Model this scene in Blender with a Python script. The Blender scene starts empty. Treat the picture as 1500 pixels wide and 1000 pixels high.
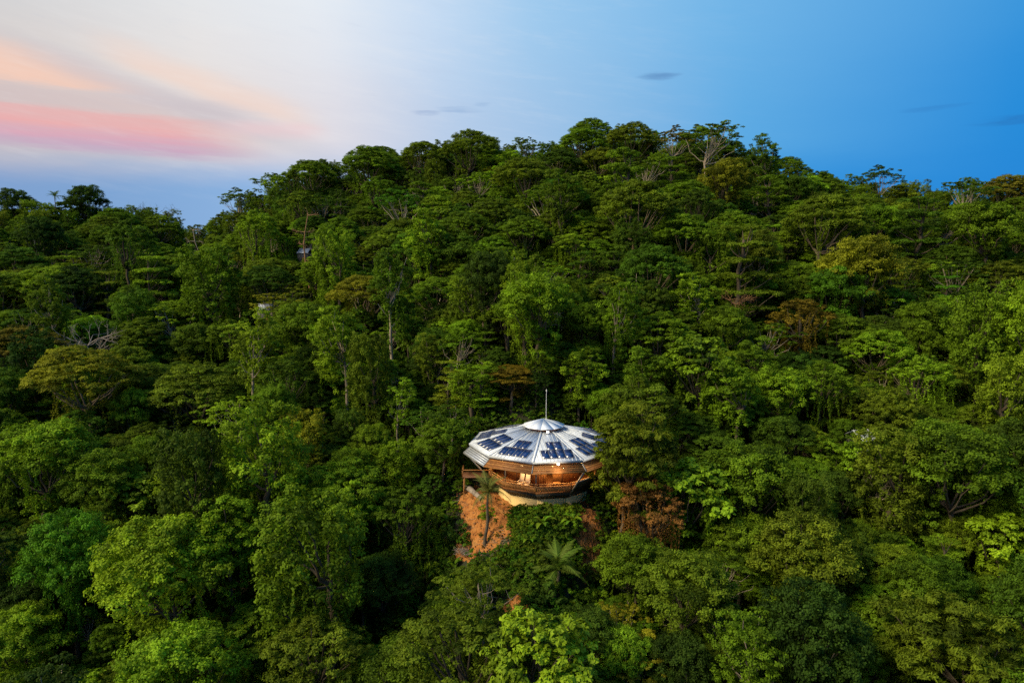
import bpy, math, random
import numpy as np
from mathutils import Vector
R_ = math.radians
sc = bpy.context.scene
C = sc.collection

# ------------------------------------------------------------------ camera
PITCH = R_(6.5)
FPX = 1000.0 / 1500.0            # focal length in picture widths
cam_d = bpy.data.cameras.new('camera'); cam = bpy.data.objects.new('camera', cam_d); C.objects.link(cam)
cam_d.sensor_width = 36; cam_d.lens = 36 * FPX; cam_d.clip_start = 0.5; cam_d.clip_end = 20000
cam.location = (0, 0, 0); cam.rotation_euler = (math.pi/2 - PITCH, 0, 0)
sc.camera = cam

# ------------------------------------------------------------------ sky
w = bpy.data.worlds.new('World'); sc.world = w; w.use_nodes = True
nt = w.node_tree; nt.nodes.clear()
def N(tree, typ, **kw):
    n = tree.nodes.new(typ)
    for k, v in kw.items(): setattr(n, k, v)
    return n
def S(c):                                    # sRGB 0-255 -> linear rgba
    return tuple(((x/255)/12.92 if x/255 <= .04045 else ((x/255+.055)/1.055)**2.4) for x in c) + (1,)
class G:                                     # tiny expression helper for shader graphs
    def __init__(s, t): s.t = t
    def put(s, sock, v):
        if isinstance(v, bpy.types.NodeSocket): s.t.links.new(v, sock)
        else: sock.default_value = v
    def m(s, op, a, b=0.0, c=0.0):
        n = N(s.t, 'ShaderNodeMath', operation=op)
        for i, v in enumerate((a, b, c)): s.put(n.inputs[i], v)
        return n.outputs[0]
    def ramp(s, f, stops, interp='LINEAR'):
        n = N(s.t, 'ShaderNodeValToRGB'); e = n.color_ramp; e.interpolation = interp
        while len(e.elements) < len(stops): e.elements.new(1)
        for el, (p, c) in zip(e.elements, stops): el.position = p; el.color = c
        s.put(n.inputs[0], f); return n.outputs[0]
    def step(s, v, lo, hi):
        n = N(s.t, 'ShaderNodeMapRange', interpolation_type='SMOOTHSTEP')
        s.put(n.inputs[0], v); s.put(n.inputs[1], lo); s.put(n.inputs[2], hi)
        return n.outputs[0]
    def mix(s, f, a, b, mode='MIX'):
        n = N(s.t, 'ShaderNodeMix', data_type='RGBA', blend_type=mode)
        s.put(n.inputs[0], f); s.put(n.inputs[6], a); s.put(n.inputs[7], b); return n.outputs[2]
    def noise(s, vec, scale, detail=4, rough=.55):
        n = N(s.t, 'ShaderNodeTexNoise'); s.t.links.new(vec, n.inputs['Vector'])
        n.inputs['Scale'].default_value = scale; n.inputs['Detail'].default_value = detail
        n.inputs['Roughness'].default_value = rough; return n.outputs[0]
    def comb(s, x, y, z):
        n = N(s.t, 'ShaderNodeCombineXYZ')
        for i, v in enumerate((x, y, z)): s.put(n.inputs[i], v)
        return n.outputs[0]
g = G(nt)
SUN_EL, SUN_AZ = R_(40), R_(-70)             # last light, high on the side where the glow is
tc = N(nt, 'ShaderNodeTexCoord'); sx = N(nt, 'ShaderNodeSeparateXYZ'); nt.links.new(tc.outputs['Generated'], sx.inputs[0])
X, Y, Z = sx.outputs
az = g.m('MULTIPLY', g.m('ARCTAN2', X, Y), 57.2958)        # degrees, 0 = straight ahead, + = clockwise
el = g.m('MULTIPLY', g.m('ARCSINE', Z), 57.2958)
def aznorm(d): return (d + 180) / 360
azn = g.m('DIVIDE', g.m('ADD', az, 180), 360)
# the veil of high cloud brightens one side of the sky, clear blue on the other
high = g.ramp(azn, [(0, S((120,170,222))), (aznorm(-120), S((165,185,215))), (aznorm(-60), S((205,207,210))), (aznorm(-36), S((212,214,216))), (aznorm(-24), S((232,234,236))), (aznorm(-15), S((233,239,246))),
                    (aznorm(-7), S((204,224,246))), (aznorm(2), S((160,204,240))), (aznorm(16), S((116,184,234))), (aznorm(36), S((62,154,222))), (aznorm(80), S((50,138,212))), (aznorm(150), S((95,155,218)))])
low = g.ramp(azn, [(0, S((105,155,212))), (aznorm(-120), S((175,165,190))), (aznorm(-50), S((214,190,186))), (aznorm(-36), S((222,206,198))), (aznorm(-24), S((236,222,214))), (aznorm(-14), S((224,221,229))),
                   (aznorm(-5), S((184,206,234))), (aznorm(8), S((140,188,230))), (aznorm(18), S((90,170,228))), (aznorm(36), S((22,138,218))), (aznorm(80), S((20,124,206))), (aznorm(150), S((80,142,212)))])
hor = g.ramp(azn, [(0, S((110,155,205))), (aznorm(-50), S((128,152,198))), (aznorm(-30), S((124,164,212))), (aznorm(-18), S((142,182,228))), (aznorm(0), S((120,176,228))), (aznorm(20), S((36,144,220))),
                   (aznorm(36), S((10,132,216))), (aznorm(150), S((85,145,208)))])
wob = g.noise(g.comb(g.m('MULTIPLY', az, .06), g.m('MULTIPLY', el, .25), 0), 1.0, 4)
elw = g.m('ADD', el, g.m('MULTIPLY', g.m('SUBTRACT', wob, .5), 3.0))
col = g.mix(g.step(elw, 9.0, 20.0), low, high)
col = g.mix(g.step(elw, 10.0, 5.0), col, hor)
# cloud banks low on the glowing side
fine = g.noise(g.comb(g.m('MULTIPLY', az, .10), g.m('MULTIPLY', el, 1.1), 3), 1.0, 5, .6)
soft = g.noise(g.comb(g.m('MULTIPLY', az, .16), g.m('MULTIPLY', el, .5), 8), 1.0, 5, .6)
e2 = g.m('ADD', el, g.m('MULTIPLY', g.m('SUBTRACT', fine, .5), .8))
line = g.m('SUBTRACT', e2, g.m('SUBTRACT', 13.9, g.m('MULTIPLY', g.m('ADD', az, 33), .27)))     # a shadow ray slanting down across the veil
mauve = g.m('MULTIPLY', g.m('MULTIPLY', g.step(e2, 13.0, 11.0), g.step(e2, 7.0, 8.6)), g.step(az, -17.0, -24.0))
col = g.mix(g.m('MULTIPLY', mauve, .55), col, S((206,186,190)))
tex0 = g.noise(g.comb(g.m('MULTIPLY', az, .2), g.m('MULTIPLY', el, 1.6), 21), 1.0, 8, .6)
e4 = g.m('ADD', el, g.m('MULTIPLY', g.m('SUBTRACT', tex0, .5), 1.4))
peach = g.m('MULTIPLY', g.m('MULTIPLY', g.step(e4, 11.5, 12.2), g.step(e4, 15.2, 13.6)), g.step(line, .8, -1.2))
col = g.mix(g.m('MULTIPLY', g.m('MULTIPLY', peach, g.step(az, -24.0, -31.0)), g.m('ADD', .45, g.m('MULTIPLY', soft, .7))), col, S((250,206,184)))
pb2 = g.m('MULTIPLY', g.m('MULTIPLY', g.step(line, .4, 1.4), g.step(line, 3.4, 1.6)), g.m('MULTIPLY', g.step(az, -32.0, -27.0), g.step(az, -14.0, -19.0)))
col = g.mix(g.m('MULTIPLY', pb2, .6), col, S((247,216,200)))
ray_ = g.m('MULTIPLY', g.m('MULTIPLY', g.step(line, -1.7, -.5), g.step(line, 1.0, .0)), g.m('MULTIPLY', g.step(az, -38.0, -31.0), g.step(az, -13.0, -19.0)))
col = g.mix(g.m('MULTIPLY', ray_, .38), col, S((192,192,205)))
pinke = g.step(g.m('ADD', az, g.m('MULTIPLY', g.m('SUBTRACT', el, 9), .9)), -18.5, -26.5)
tex = g.noise(g.comb(g.m('MULTIPLY', az, .18), g.m('MULTIPLY', el, 2.6), 11), 1.0, 8, .62)
e3 = g.m('ADD', el, g.m('MULTIPLY', g.m('SUBTRACT', tex, .5), .8))
pink = g.m('MULTIPLY', g.m('MULTIPLY', g.step(e3, 7.4, 8.3), g.step(e3, 10.7, 10.25)), pinke)
pcol = g.ramp(g.step(e3, 7.6, 10.4), [(0, S((196,166,196))), (.45, S((226,168,184))), (.75, S((240,172,172))), (1, S((236,180,178)))])
col = g.mix(g.m('MULTIPLY', pink, g.m('ADD', .45, g.m('MULTIPLY', tex, .7))), col, pcol)
peach2 = g.m('MULTIPLY', g.m('MULTIPLY', g.step(e2, 9.2, 10.1), g.step(e2, 11.0, 10.3)), g.m('MULTIPLY', g.step(az, -14.0, -17.0), g.step(az, -24.0, -20.0)))
col = g.mix(g.m('MULTIPLY', peach2, .6), col, S((240,206,208)))
streak = g.noise(g.comb(g.m('MULTIPLY', g.m('ADD', az, g.m('MULTIPLY', el, .8)), .22), g.m('MULTIPLY', g.m('ADD', el, g.m('MULTIPLY', az, .12)), 1.3), 5), 1.0, 7, .68)
veil = g.m('MULTIPLY', g.step(az, 26.0, -12.0), g.step(el, 3.0, 9.0))
col = g.mix(g.m('MULTIPLY', g.m('MULTIPLY', g.step(streak, .45, .75), veil), .13), col, S((246,244,243)))
col = g.mix(g.m('MULTIPLY', g.m('MULTIPLY', g.step(streak, .46, .26), veil), .09), col, S((176,190,214)))
# a few thin dark wisps
def wisp(a0, e0, wa, we, k, colr):
    global col
    dx = g.m('DIVIDE', g.m('SUBTRACT', az, a0), wa)
    dy = g.m('DIVIDE', g.m('SUBTRACT', g.m('ADD', el, g.m('MULTIPLY', g.m('SUBTRACT', fine, .5), .9)), e0), we)
    r2 = g.m('ADD', g.m('MULTIPLY', dx, dx), g.m('MULTIPLY', dy, dy))
    col = g.mix(g.m('MULTIPLY', g.m('MULTIPLY', g.step(g.m('ADD', r2, g.m('MULTIPLY', g.m('SUBTRACT', tex, .45), 2.2)), 1.1, -.1), k*.8), g.step(soft, .25, .6)), col, S(colr))
wisp(11.7, 14.4, 1.9, .34, .75, (84,130,184)); wisp(-4.2, 12.2, 2.3, .36, .5, (120,158,205)); wisp(-7.0, 11.9, 1.5, .28, .6, (118,148,196))
wisp(-2.4, 12.7, .9, .22, .5, (120,158,205)); wisp(35.5, 9.3, 3.0, .36, .7, (30,100,172)); wisp(31, 10.6, 2.6, .2, .35, (40,112,184)); wisp(-11.4, 13.1, 1.0, .2, .4, (170,185,212))
# grain of the clear air: a physical sky at dusk mixed in lightly
sky = N(nt, 'ShaderNodeTexSky', sky_type='NISHITA'); sky.sun_disc = False; sky.sun_elevation = SUN_EL; sky.sun_rotation = SUN_AZ
nis = g.mix(1.0, sky.outputs[0], (.09, .09, .09, 1), 'MULTIPLY')
col = g.mix(.04, col, nis)
col = g.mix(g.step(el, -2.0, -8.0), col, (.03, .05, .04, 1))
bg = N(nt, 'ShaderNodeBackground'); nt.links.new(col, bg.inputs[0]); bg.inputs[1].default_value = 1.0
wo = N(nt, 'ShaderNodeOutputWorld'); nt.links.new(bg.outputs[0], wo.inputs[0])

# ------------------------------------------------------------------ sun, exposure
sl = bpy.data.lights.new('sun', 'SUN'); so = bpy.data.objects.new('sun', sl); C.objects.link(so)
sl.energy = 5.0; sl.angle = R_(22); sl.color = (1.0, .86, .58)
LAZ = R_(-118)                               # comes from behind the camera's shoulder, the glow side
so.rotation_euler = Vector((-math.sin(LAZ)*math.cos(SUN_EL), -math.cos(LAZ)*math.cos(SUN_EL), -math.sin(SUN_EL))).to_track_quat('-Z', 'Y').to_euler()
sky.sun_rotation = LAZ
v = sc.view_settings; v.view_transform = 'Standard'; v.look = 'None'; v.gamma = 1.0; v.exposure = 0.0
cy = sc.cycles
cy.max_bounces = 5; cy.diffuse_bounces = 2; cy.glossy_bounces = 2; cy.transmission_bounces = 2; cy.transparent_max_bounces = 4
cy.use_denoising = False
cy.sample_clamp_indirect = 4

# ------------------------------------------------------------------ materials
def mat(name, base=(.5,.5,.5), rough=.7, metal=0.0, spec=.3, var=0.0, scale=3.0, bump=0.0, emit=None, es=0.0, bscale=None, c2=None):
    m = bpy.data.materials.new(name); m.use_nodes = True; t = m.node_tree; b = t.nodes['Principled BSDF']; q = G(t)
    b.inputs['Roughness'].default_value = rough; b.inputs['Metallic'].default_value = metal; b.inputs['Specular IOR Level'].default_value = spec
    tcn = N(t, 'ShaderNodeTexCoord')
    if var:
        f = q.noise(tcn.outputs['Object'], scale, 5, .65)
        a = tuple(x*(1-var) for x in base) + (1,); d = (tuple(c2) if c2 else tuple(min(1, x*(1+var)) for x in base)) + (1,)
        t.links.new(q.ramp(f, [(.3, a), (.7, d)]), b.inputs['Base Color'])
    else: b.inputs['Base Color'].default_value = (*base, 1)
    if bump:
        bn = N(t, 'ShaderNodeBump'); bn.inputs['Strength'].default_value = bump; bn.inputs['Distance'].default_value = .05
        t.links.new(q.noise(tcn.outputs['Object'], bscale or scale*4, 4), bn.inputs['Height']); t.links.new(bn.outputs[0], b.inputs['Normal'])
    if emit: b.inputs['Emission Color'].default_value = (*emit, 1); b.inputs['Emission Strength'].default_value = es
    return m
def leaf_mat(name, trans=.34, rough=.7, warm=.25):
    m = bpy.data.materials.new(name); m.use_nodes = True; t = m.node_tree; t.nodes.clear(); q = G(t)
    ti = N(t, 'ShaderNodeAttribute', attribute_type='INSTANCER', attribute_name='tint')
    lv = N(t, 'ShaderNodeAttribute', attribute_type='GEOMETRY', attribute_name='lv')
    f = lv.outputs['Fac']
    k = q.m('ADD', .36, q.m('MULTIPLY', f, 1.28))
    c = q.mix(1.0, ti.outputs['Color'], q.comb(q.m('ADD', q.m('MULTIPLY', k, 1-warm*.4), q.m('MULTIPLY', f, warm*.8)), k, q.m('MULTIPLY', k, .9)), 'MULTIPLY')
    pb = N(t, 'ShaderNodeBsdfPrincipled'); t.links.new(c, pb.inputs['Base Color']); pb.inputs['Roughness'].default_value = rough; pb.inputs['Specular IOR Level'].default_value = .10
    tr = N(t, 'ShaderNodeBsdfTranslucent'); t.links.new(q.mix(1.0, c, (1.1, 1.15, .6, 1), 'MULTIPLY'), tr.inputs[0])
    mx = N(t, 'ShaderNodeMixShader'); mx.inputs[0].default_value = trans
    t.links.new(pb.outputs[0], mx.inputs[1]); t.links.new(tr.outputs[0], mx.inputs[2])
    o = N(t, 'ShaderNodeOutputMaterial'); t.links.new(mx.outputs[0], o.inputs[0]); return m
M = {}
M['leaf'] = leaf_mat('leaf'); M['gloss_leaf'] = leaf_mat('gloss_leaf', .3, .55)
M['bark'] = mat('bark', (.095,.072,.045), .9, var=.45, scale=1.3, bump=.5)
M['pale_bark'] = mat('pale_bark', (.30,.24,.17), .9, var=.35, scale=1.1, bump=.4)
M['tan_bark'] = mat('tan_bark', (.20,.145,.085), .9, var=.45, scale=1.3, bump=.5)
M['red_bark'] = mat('red_bark', (.24,.13,.06), .9, var=.4, scale=1.2, bump=.5)
M['dead'] = mat('dead_wood', (.27,.22,.18), .9, var=.35, scale=2.0, bump=.4)
M['metal'] = mat('roof_metal', (.58,.61,.66), .5, .12, .5, var=.16, scale=.7)
M['cap'] = mat('cap_metal', (.68,.71,.76), .5, .1, .5, var=.08, scale=1.2)
M['seam'] = mat('seam_metal', (.62,.65,.70), .55, .1, .5, var=.1)
M['greyroof'] = mat('aged_metal', (.42,.44,.48), .5, .35, .4, var=.2, scale=2)
M['solar'] = mat('solar_glass', (.009,.030,.12), .15, 0, .6, var=.35, scale=1.4)
M['alu'] = mat('aluminium', (.50,.52,.55), .5, .2, .5)
M['wood'] = mat('warm_wood', (.22,.085,.022), .6, var=.4, scale=2.2, bump=.25)
M['wood2'] = mat('light_wood', (.29,.125,.034), .6, var=.35, scale=2.5, bump=.25)
M['wood3'] = mat('dark_wood', (.13,.055,.025), .65, var=.4, scale=2.2, bump=.25)
M['wood5'] = mat('amber_wood', (.40,.17,.045), .6, var=.4, scale=2.5)
M['wood4'] = mat('pale_wood', (.55,.30,.11), .6, var=.3, scale=2.5)
M['cream'] = mat('cream_plaster', (.72,.50,.20), .85, var=.15, scale=1.2, bump=.15)
M['slate'] = mat('grey_skirt', (.085,.08,.072), .75, var=.35, scale=2)
M['steel'] = mat('grey_steel', (.26,.26,.25), .55, .3, .4, var=.2)
M['mesh'] = mat('shade_mesh', (.055,.05,.03), .9, var=.3, scale=5)
M['white'] = mat('white_paint', (.78,.75,.70), .5, var=.06)
M['cushion'] = mat('cushion', (.62,.52,.42), .9, var=.08)
M['bulb'] = mat('warm_bulb', (1,.75,.4), .5, emit=(1,.62,.22), es=14)
M['flood'] = mat('flood_bulb', (1,1,1), .5, emit=(1,.97,.9), es=9)
M['thatch'] = mat('dry_brush', (.27,.185,.115), .95, var=.4, scale=4)

# ------------------------------------------------------------------ mesh helpers
def mesh_np(name, V, quads=None, tris=None, material=None, lv=None, smooth=False):
    me = bpy.data.meshes.new(name)
    V = np.asarray(V, np.float32).reshape(-1, 3)
    q = np.asarray(quads if quads is not None else [], np.int32).reshape(-1, 4); t = np.asarray(tris if tris is not None else [], np.int32).reshape(-1, 3)
    me.vertices.add(len(V)); me.vertices.foreach_set('co', V.ravel())
    nl = q.size + t.size; me.loops.add(nl); me.loops.foreach_set('vertex_index', np.concatenate([q.ravel(), t.ravel()]))
    np_ = len(q) + len(t); me.polygons.add(np_)
    st = np.concatenate([np.arange(len(q))*4, q.size + np.arange(len(t))*3]).astype(np.int32)
    me.polygons.foreach_set('loop_start', st)
    if smooth: me.polygons.foreach_set('use_smooth', np.ones(np_, bool))
    if lv is not None:
        a = me.attributes.new('lv', 'FLOAT', 'POINT'); a.data.foreach_set('value', np.asarray(lv, np.float32))
    me.update(); me.validate()
    if material: me.materials.append(material)
    return me
def link(name, me, parent=None, loc=None, label=None, cat=None, group=None, kind=None):
    o = bpy.data.objects.new(name, me); C.objects.link(o)
    if parent: o.parent = parent
    if loc is not None: o.location = loc
    if label: o['label'] = label
    if cat: o['category'] = cat
    if group: o['group'] = group
    if kind: o['kind'] = kind
    return o
class MB:
    def __init__(s): s.V = []; s.Q = []; s.T = []; s.n = 0
    def add(s, V, Q=(), T=()):
        V = np.asarray(V, float).reshape(-1, 3); s.V.append(V)
        if len(Q): s.Q.append(np.asarray(Q, int).reshape(-1, 4) + s.n)
        if len(T): s.T.append(np.asarray(T, int).reshape(-1, 3) + s.n)
        s.n += len(V)
    def hexa(s, lo, hi):                     # two matching quads -> closed solid
        s.add(list(lo) + list(hi), [(3,2,1,0), (4,5,6,7), (0,1,5,4), (1,2,6,5), (2,3,7,6), (3,0,4,7)])
    def box(s, c, ax, ay, az_):
        c, a, b, d = (np.asarray(k, float) for k in (c, ax, ay, az_))
        s.hexa([c-a-b-d, c+a-b-d, c+a+b-d, c-a+b-d], [c-a-b+d, c+a-b+d, c+a+b+d, c-a+b+d])
    def bar(s, p, q, w, h=None, up=(0,0,1)):
        p, q = np.asarray(p, float), np.asarray(q, float); d = q - p; L = np.linalg.norm(d); d /= L
        x = np.cross(d, up); nx = np.linalg.norm(x); x = x/nx if nx > 1e-4 else np.array((1.,0,0)); y = np.cross(x, d)
        s.box((p+q)/2, d*L/2, x*w/2, y*(h or w)/2)
    def tube(s, P, r, n=6, cap=True):
        P = np.asarray(P, float); r = np.broadcast_to(np.asarray(r, float), (len(P),))
        T = np.gradient(P, axis=0); T /= np.linalg.norm(T, axis=1)[:, None] + 1e-9
        ref = np.array((1., .13, .07)) if abs(T[0][2]) > .6 else np.array((.05, .1, 1.))
        a = np.cross(T, ref); a /= np.linalg.norm(a, axis=1)[:, None] + 1e-9; b = np.cross(T, a)
        th = np.arange(n)*2*np.pi/n
        V = P[:, None] + r[:, None, None]*(a[:, None]*np.cos(th)[None, :, None] + b[:, None]*np.sin(th)[None, :, None])
        i, j = np.meshgrid(np.arange(len(P)-1), np.arange(n), indexing='ij'); k = (j+1) % n
        s.add(V, np.stack([i*n+j, i*n+k, (i+1)*n+k, (i+1)*n+j], -1))
    def mesh(s, name, material, smooth=False):
        return mesh_np(name, np.concatenate(s.V), np.concatenate(s.Q) if s.Q else None, np.concatenate(s.T) if s.T else None, material, smooth=smooth)
def unit(a): return a / (np.linalg.norm(a, axis=-1, keepdims=True) + 1e-9)

# ------------------------------------------------------------------ terrain
cp, sp = math.cos(PITCH), math.sin(PITCH)
def ray(px, py):                             # photograph pixel -> direction with y = 1
    a, b = (px-750)/1000, (500-py)/1000; d = cp + b*sp
    return a/d, (-sp + b*cp)/d
SKYL = [(-300,300), (0,292), (90,296), (200,298), (262,318), (300,330), (335,305), (385,268), (450,240), (540,222), (620,212), (700,198), (780,204), (860,196), (920,190), (1050,194), (1100,218),
        (1150,240), (1230,252), (1300,258), (1400,262), (1500,262), (1800,280)]
_u = np.array([ray(*p)[0] for p in SKYL]); _k = np.array([ray(*p)[1] for p in SKYL])
_cu = np.array([-1.2,-.75,-.55,-.45,-.36,-.2,.15,.35,.5,.75,1.2]); _cy = np.array([220,225,235,262,240,238,245,238,222,215,210.])
H0 = np.array((4.25, 90.0, -31.2))           # centre of the house pad
def smooth(t): t = np.clip(t, 0, 1); return t*t*(3-2*t)
_rg = np.random.default_rng(5); _ph = _rg.uniform(0, 6.28, (14, 2)); _dr = unit(_rg.normal(size=(14, 2))); _wl = np.geomspace(14, 70, 14)
def rough(x, y):
    z = 0
    for i in range(14): z = z + .016*_wl[i]*np.sin((x*_dr[i,0]+y*_dr[i,1])*6.283/_wl[i] + _ph[i,0])
    return z
def crest_y(u): return np.interp(u, _cu, _cy)
def ground(x, y):
    x = np.asarray(x, float); y = np.asarray(y, float)
    yy = np.maximum(y, 30.0); u = np.clip(x/yy, -1.15, 1.15)
    yc = crest_y(u); zc = np.interp(u, _u, _k)*yc - 14.5
    z85 = np.interp(u, [-1.2,-.6,-.35,-.17,-.06,.03,.12,.2,.4,.7,1.2], [-44,-43,-42,-43,-34,-31,-36,-39,-40,-41,-42])
    t = (yy-85)/(yc-85)
    up = z85 + (zc-z85)*np.clip(t, 0, 1)**.92
    dn = z85 - np.clip(85-y, 0, 75)*.40
    back = zc - 60*(1-np.exp(-np.maximum(y-yc, 0)/110))
    z = np.where(yy < 85, dn, np.where(t < 1, up, back)) + rough(x, y)*.55*smooth((y-20)/60)
    far = smooth((np.hypot(x, y)-330)/500); z = z*(1-far) + far*-75
    d = np.hypot(x-H0[0], y-H0[1]); z = z + (H0[2]-z)*smooth((15-d)/7)
    return z
def terrain_mesh():
    xs = np.concatenate([-np.geomspace(8000, 330, 14), np.arange(-320, 321, 4.0), np.geomspace(330, 8000, 14)])
    ys = np.concatenate([-np.geomspace(3000, 60, 10), np.arange(-48, 381, 4.0), np.geomspace(392, 9000, 14)])
    gx, gy = np.meshgrid(xs, ys); V = np.stack([gx, gy, ground(gx, gy)], -1).reshape(-1, 3)
    nx, ny = len(xs), len(ys); i, j = np.meshgrid(np.arange(nx-1), np.arange(ny-1)); a = (j*nx+i).ravel()
    return mesh_np('terrain', V, np.stack([a, a+1, a+nx+1, a+nx], -1), smooth=True)
m = bpy.data.materials.new('forest_floor'); m.use_nodes = True; t = m.node_tree; q = G(t); b = t.nodes['Principled BSDF']; b.inputs['Roughness'].default_value = .95
tcn = N(t, 'ShaderNodeTexCoord')
t.links.new(q.ramp(q.noise(tcn.outputs['Object'], .35, 6, .7), [(.35, (.018,.022,.008,1)), (.52, (.035,.04,.013,1)), (.68, (.07,.035,.015,1))]), b.inputs['Base Color'])
me = terrain_mesh(); me.materials.append(m); link('ground', me, kind='structure')
# bare red earth dug out round the house: sheets that follow the ground
m = bpy.data.materials.new('red_earth'); m.use_nodes = True; t = m.node_tree; q = G(t); b = t.nodes['Principled BSDF']; b.inputs['Roughness'].default_value = .95
tcn = N(t, 'ShaderNodeTexCoord'); nz = q.noise(tcn.outputs['Object'], .8, 8, .75)
t.links.new(q.ramp(nz, [(.3, (.22,.062,.014,1)), (.47, (.42,.15,.026,1)), (.6, (.50,.21,.05,1)), (.7, (.20,.12,.035,1))]), b.inputs['Base Color'])
bn = N(t, 'ShaderNodeBump'); bn.inputs['Strength'].default_value = 1.0; bn.inputs['Distance'].default_value = .5
t.links.new(q.noise(tcn.outputs['Object'], 1.4, 6, .7), bn.inputs['Height']); t.links.new(bn.outputs[0], b.inputs['Normal'])
def hit(px, py, lift=0.0, y0=30, y1=420):
    u, k = ray(px, py); ys = np.arange(y0, y1, .25); below = k*ys < ground(u*ys, ys) + lift
    y = ys[np.argmax(below)] if below.any() else crest_y(u)
    return np.array((u*y, y, float(ground(u*y, y))))
def earth(outline, lift, seed):              # outline: photograph pixels on the slope
    P = np.array([hit(*p)[:2] for p in outline]); c = P.mean(0); rr = np.random.default_rng(seed)
    th = np.linspace(0, 2*np.pi, 72, endpoint=False); ang = np.arctan2(P[:,1]-c[1], P[:,0]-c[0]); rad = np.hypot(P[:,0]-c[0], P[:,1]-c[1]); o = np.argsort(ang)
    rb = np.interp(th, ang[o], rad[o], period=2*np.pi)*(1 + sum(.11/(1+.25*n_)*np.sin(n_*th + rr.uniform(0, 6.28)) for n_ in (3, 5, 7, 11, 17)) + .06*rr.normal(size=72))
    fr = np.linspace(0, 1, 16); x = c[0]+np.outer(fr, rb*np.cos(th)); y = c[1]+np.outer(fr, rb*np.sin(th))
    z = ground(x, y) + lift*(1-fr[:, None]**2)*(1+.8*rr.normal(size=x.shape)) + .05 - .35*(fr[:, None]**8)
    V = np.stack([x, y, z], -1).reshape(-1, 3); i, j = np.meshgrid(np.arange(15), np.arange(72), indexing='ij'); k = (j+1) % 72
    return mesh_np('earth', V, np.stack([i*72+j, (i+1)*72+j, (i+1)*72+k, i*72+k], -1).reshape(-1, 4), material=m, smooth=True)
for k, ol in enumerate([[(690,700),(728,718),(745,750),(774,762),(768,785),(742,796),(730,818),(694,824),(660,816),(668,790),(684,760),(672,728)], [(845,740),(872,745),(880,800),(872,860),(845,860),(842,800)],
                        [(560,740),(605,760),(605,830),(570,850)], [(735,880),(780,880),(770,915),(735,912)], [(540,630),(570,635),(565,665),(535,665)], [(505,650),(530,655),(528,680),(500,678)]]):
    link('bare_earth', earth(ol, .30 if k < 2 else .15, 40+k), kind='structure')

# ------------------------------------------------------------------ plants: prototype meshes
def leaf_quads(P, Nn, L, W, rg):
    n = len(P); r = rg.normal(size=(n, 3)); t = unit(np.cross(Nn, r)); t[:, 2] -= .25; t = unit(t); b = unit(np.cross(t, Nn)); nn = np.cross(b, t)
    L = np.broadcast_to(L, (n,))[:, None]*rg.uniform(.7, 1.3, (n, 1)); W = np.broadcast_to(W, (n,))[:, None]*rg.uniform(.8, 1.2, (n, 1))
    V = np.stack([P - t*L*.5, P + b*W*.5 + nn*W*.18, P + t*L*.5 - nn*L*.12, P - b*W*.5 + nn*W*.18], 1)
    return V.reshape(-1, 3)
LM, LS = 2.5, .64                           # leaves per twig, leaf size
def foliage(name, clumps, rg, leaf=(.5,.26), tw=13, lf=16, up=.5, low=.25, material=None, strands=()):
    """clumps: (centre, radius, flatness); each is a spray of twigs, each twig a spray of leaves."""
    PP, NN, LV = [], [], []
    for c, r, fz in clumps:
        nt_ = max(4, int(tw*rg.uniform(.8, 1.2)*min(2.2, (r/1.7)**1.6))); d = unit(rg.normal(size=(nt_, 3))); flip = (d[:, 2] < 0) & (rg.random(nt_) > low); d[flip, 2] *= -1
        tc_ = np.asarray(c) + d*r*rg.uniform(.62, 1.0, (nt_, 1))*np.array((1, 1, fz)); tr = .40*r*rg.uniform(.7, 1.2, nt_)
        nl = int(lf*LM); e = unit(rg.normal(size=(nt_, nl, 3))); e = np.where((e[..., 2:3] < -.1) & (rg.random((nt_, nl, 1)) < .7), e*np.array((1, 1, -1)), e)
        P = tc_[:, None] + e*(tr[:, None]*rg.uniform(.35, 1.05, (nt_, nl)))[..., None]*np.array((1, 1, max(.45, fz)))
        n_ = unit(d[:, None]*.45 + e*.55 + np.array((0, 0, up)) + rg.normal(size=e.shape)*.38)
        PP.append(P.reshape(-1, 3)); NN.append(n_.reshape(-1, 3))
        LV.append((.5 + .19*rg.normal() + .13*rg.normal(size=(nt_, 1)) + .12*rg.normal(size=(nt_, nl))).ravel())
    for a, length, wd in strands:            # hanging vines
        k = int(length*34*wd/.5); s = rg.random(k)**1.25; f1, f2, f3 = rg.uniform(0, 6.28, 3); lump = .65 + .5*np.sin(s*length*1.9+f3)
        P = np.asarray(a) + np.stack([rg.normal(size=k)*wd*(1-.7*s)*lump + .45*np.sin(s*length*.45+f1)*s, rg.normal(size=k)*wd*(1-.7*s)*lump + .45*np.sin(s*length*.5+f2)*s, -s*length], 1)
        PP.append(P); NN.append(unit(rg.normal(size=(k, 3)) + np.array((0, 0, .5)) + (P-np.array((0,0,0)))*np.array((.12,.12,0)))); LV.append(.55 + .2*rg.normal(size=k) + .1*rg.normal())
    P = np.concatenate(PP); Nn = np.concatenate(NN); V = leaf_quads(P, Nn, leaf[0]*LS, leaf[1]*LS, rg)
    return mesh_np(name, V, np.arange(len(V)).reshape(-1, 4), None, material or M['leaf'], lv=np.repeat(np.clip(np.concatenate(LV), 0, 1), 4))
def spread(n, rg, fn, mind, tries=40):       # well spread random clump centres
    out = []
    for _ in range(n*tries):
        p = np.array(fn(), float)
        if all(np.linalg.norm(p-o) > mind for o in out): out.append(p)
        if len(out) >= n: break
    return out
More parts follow.
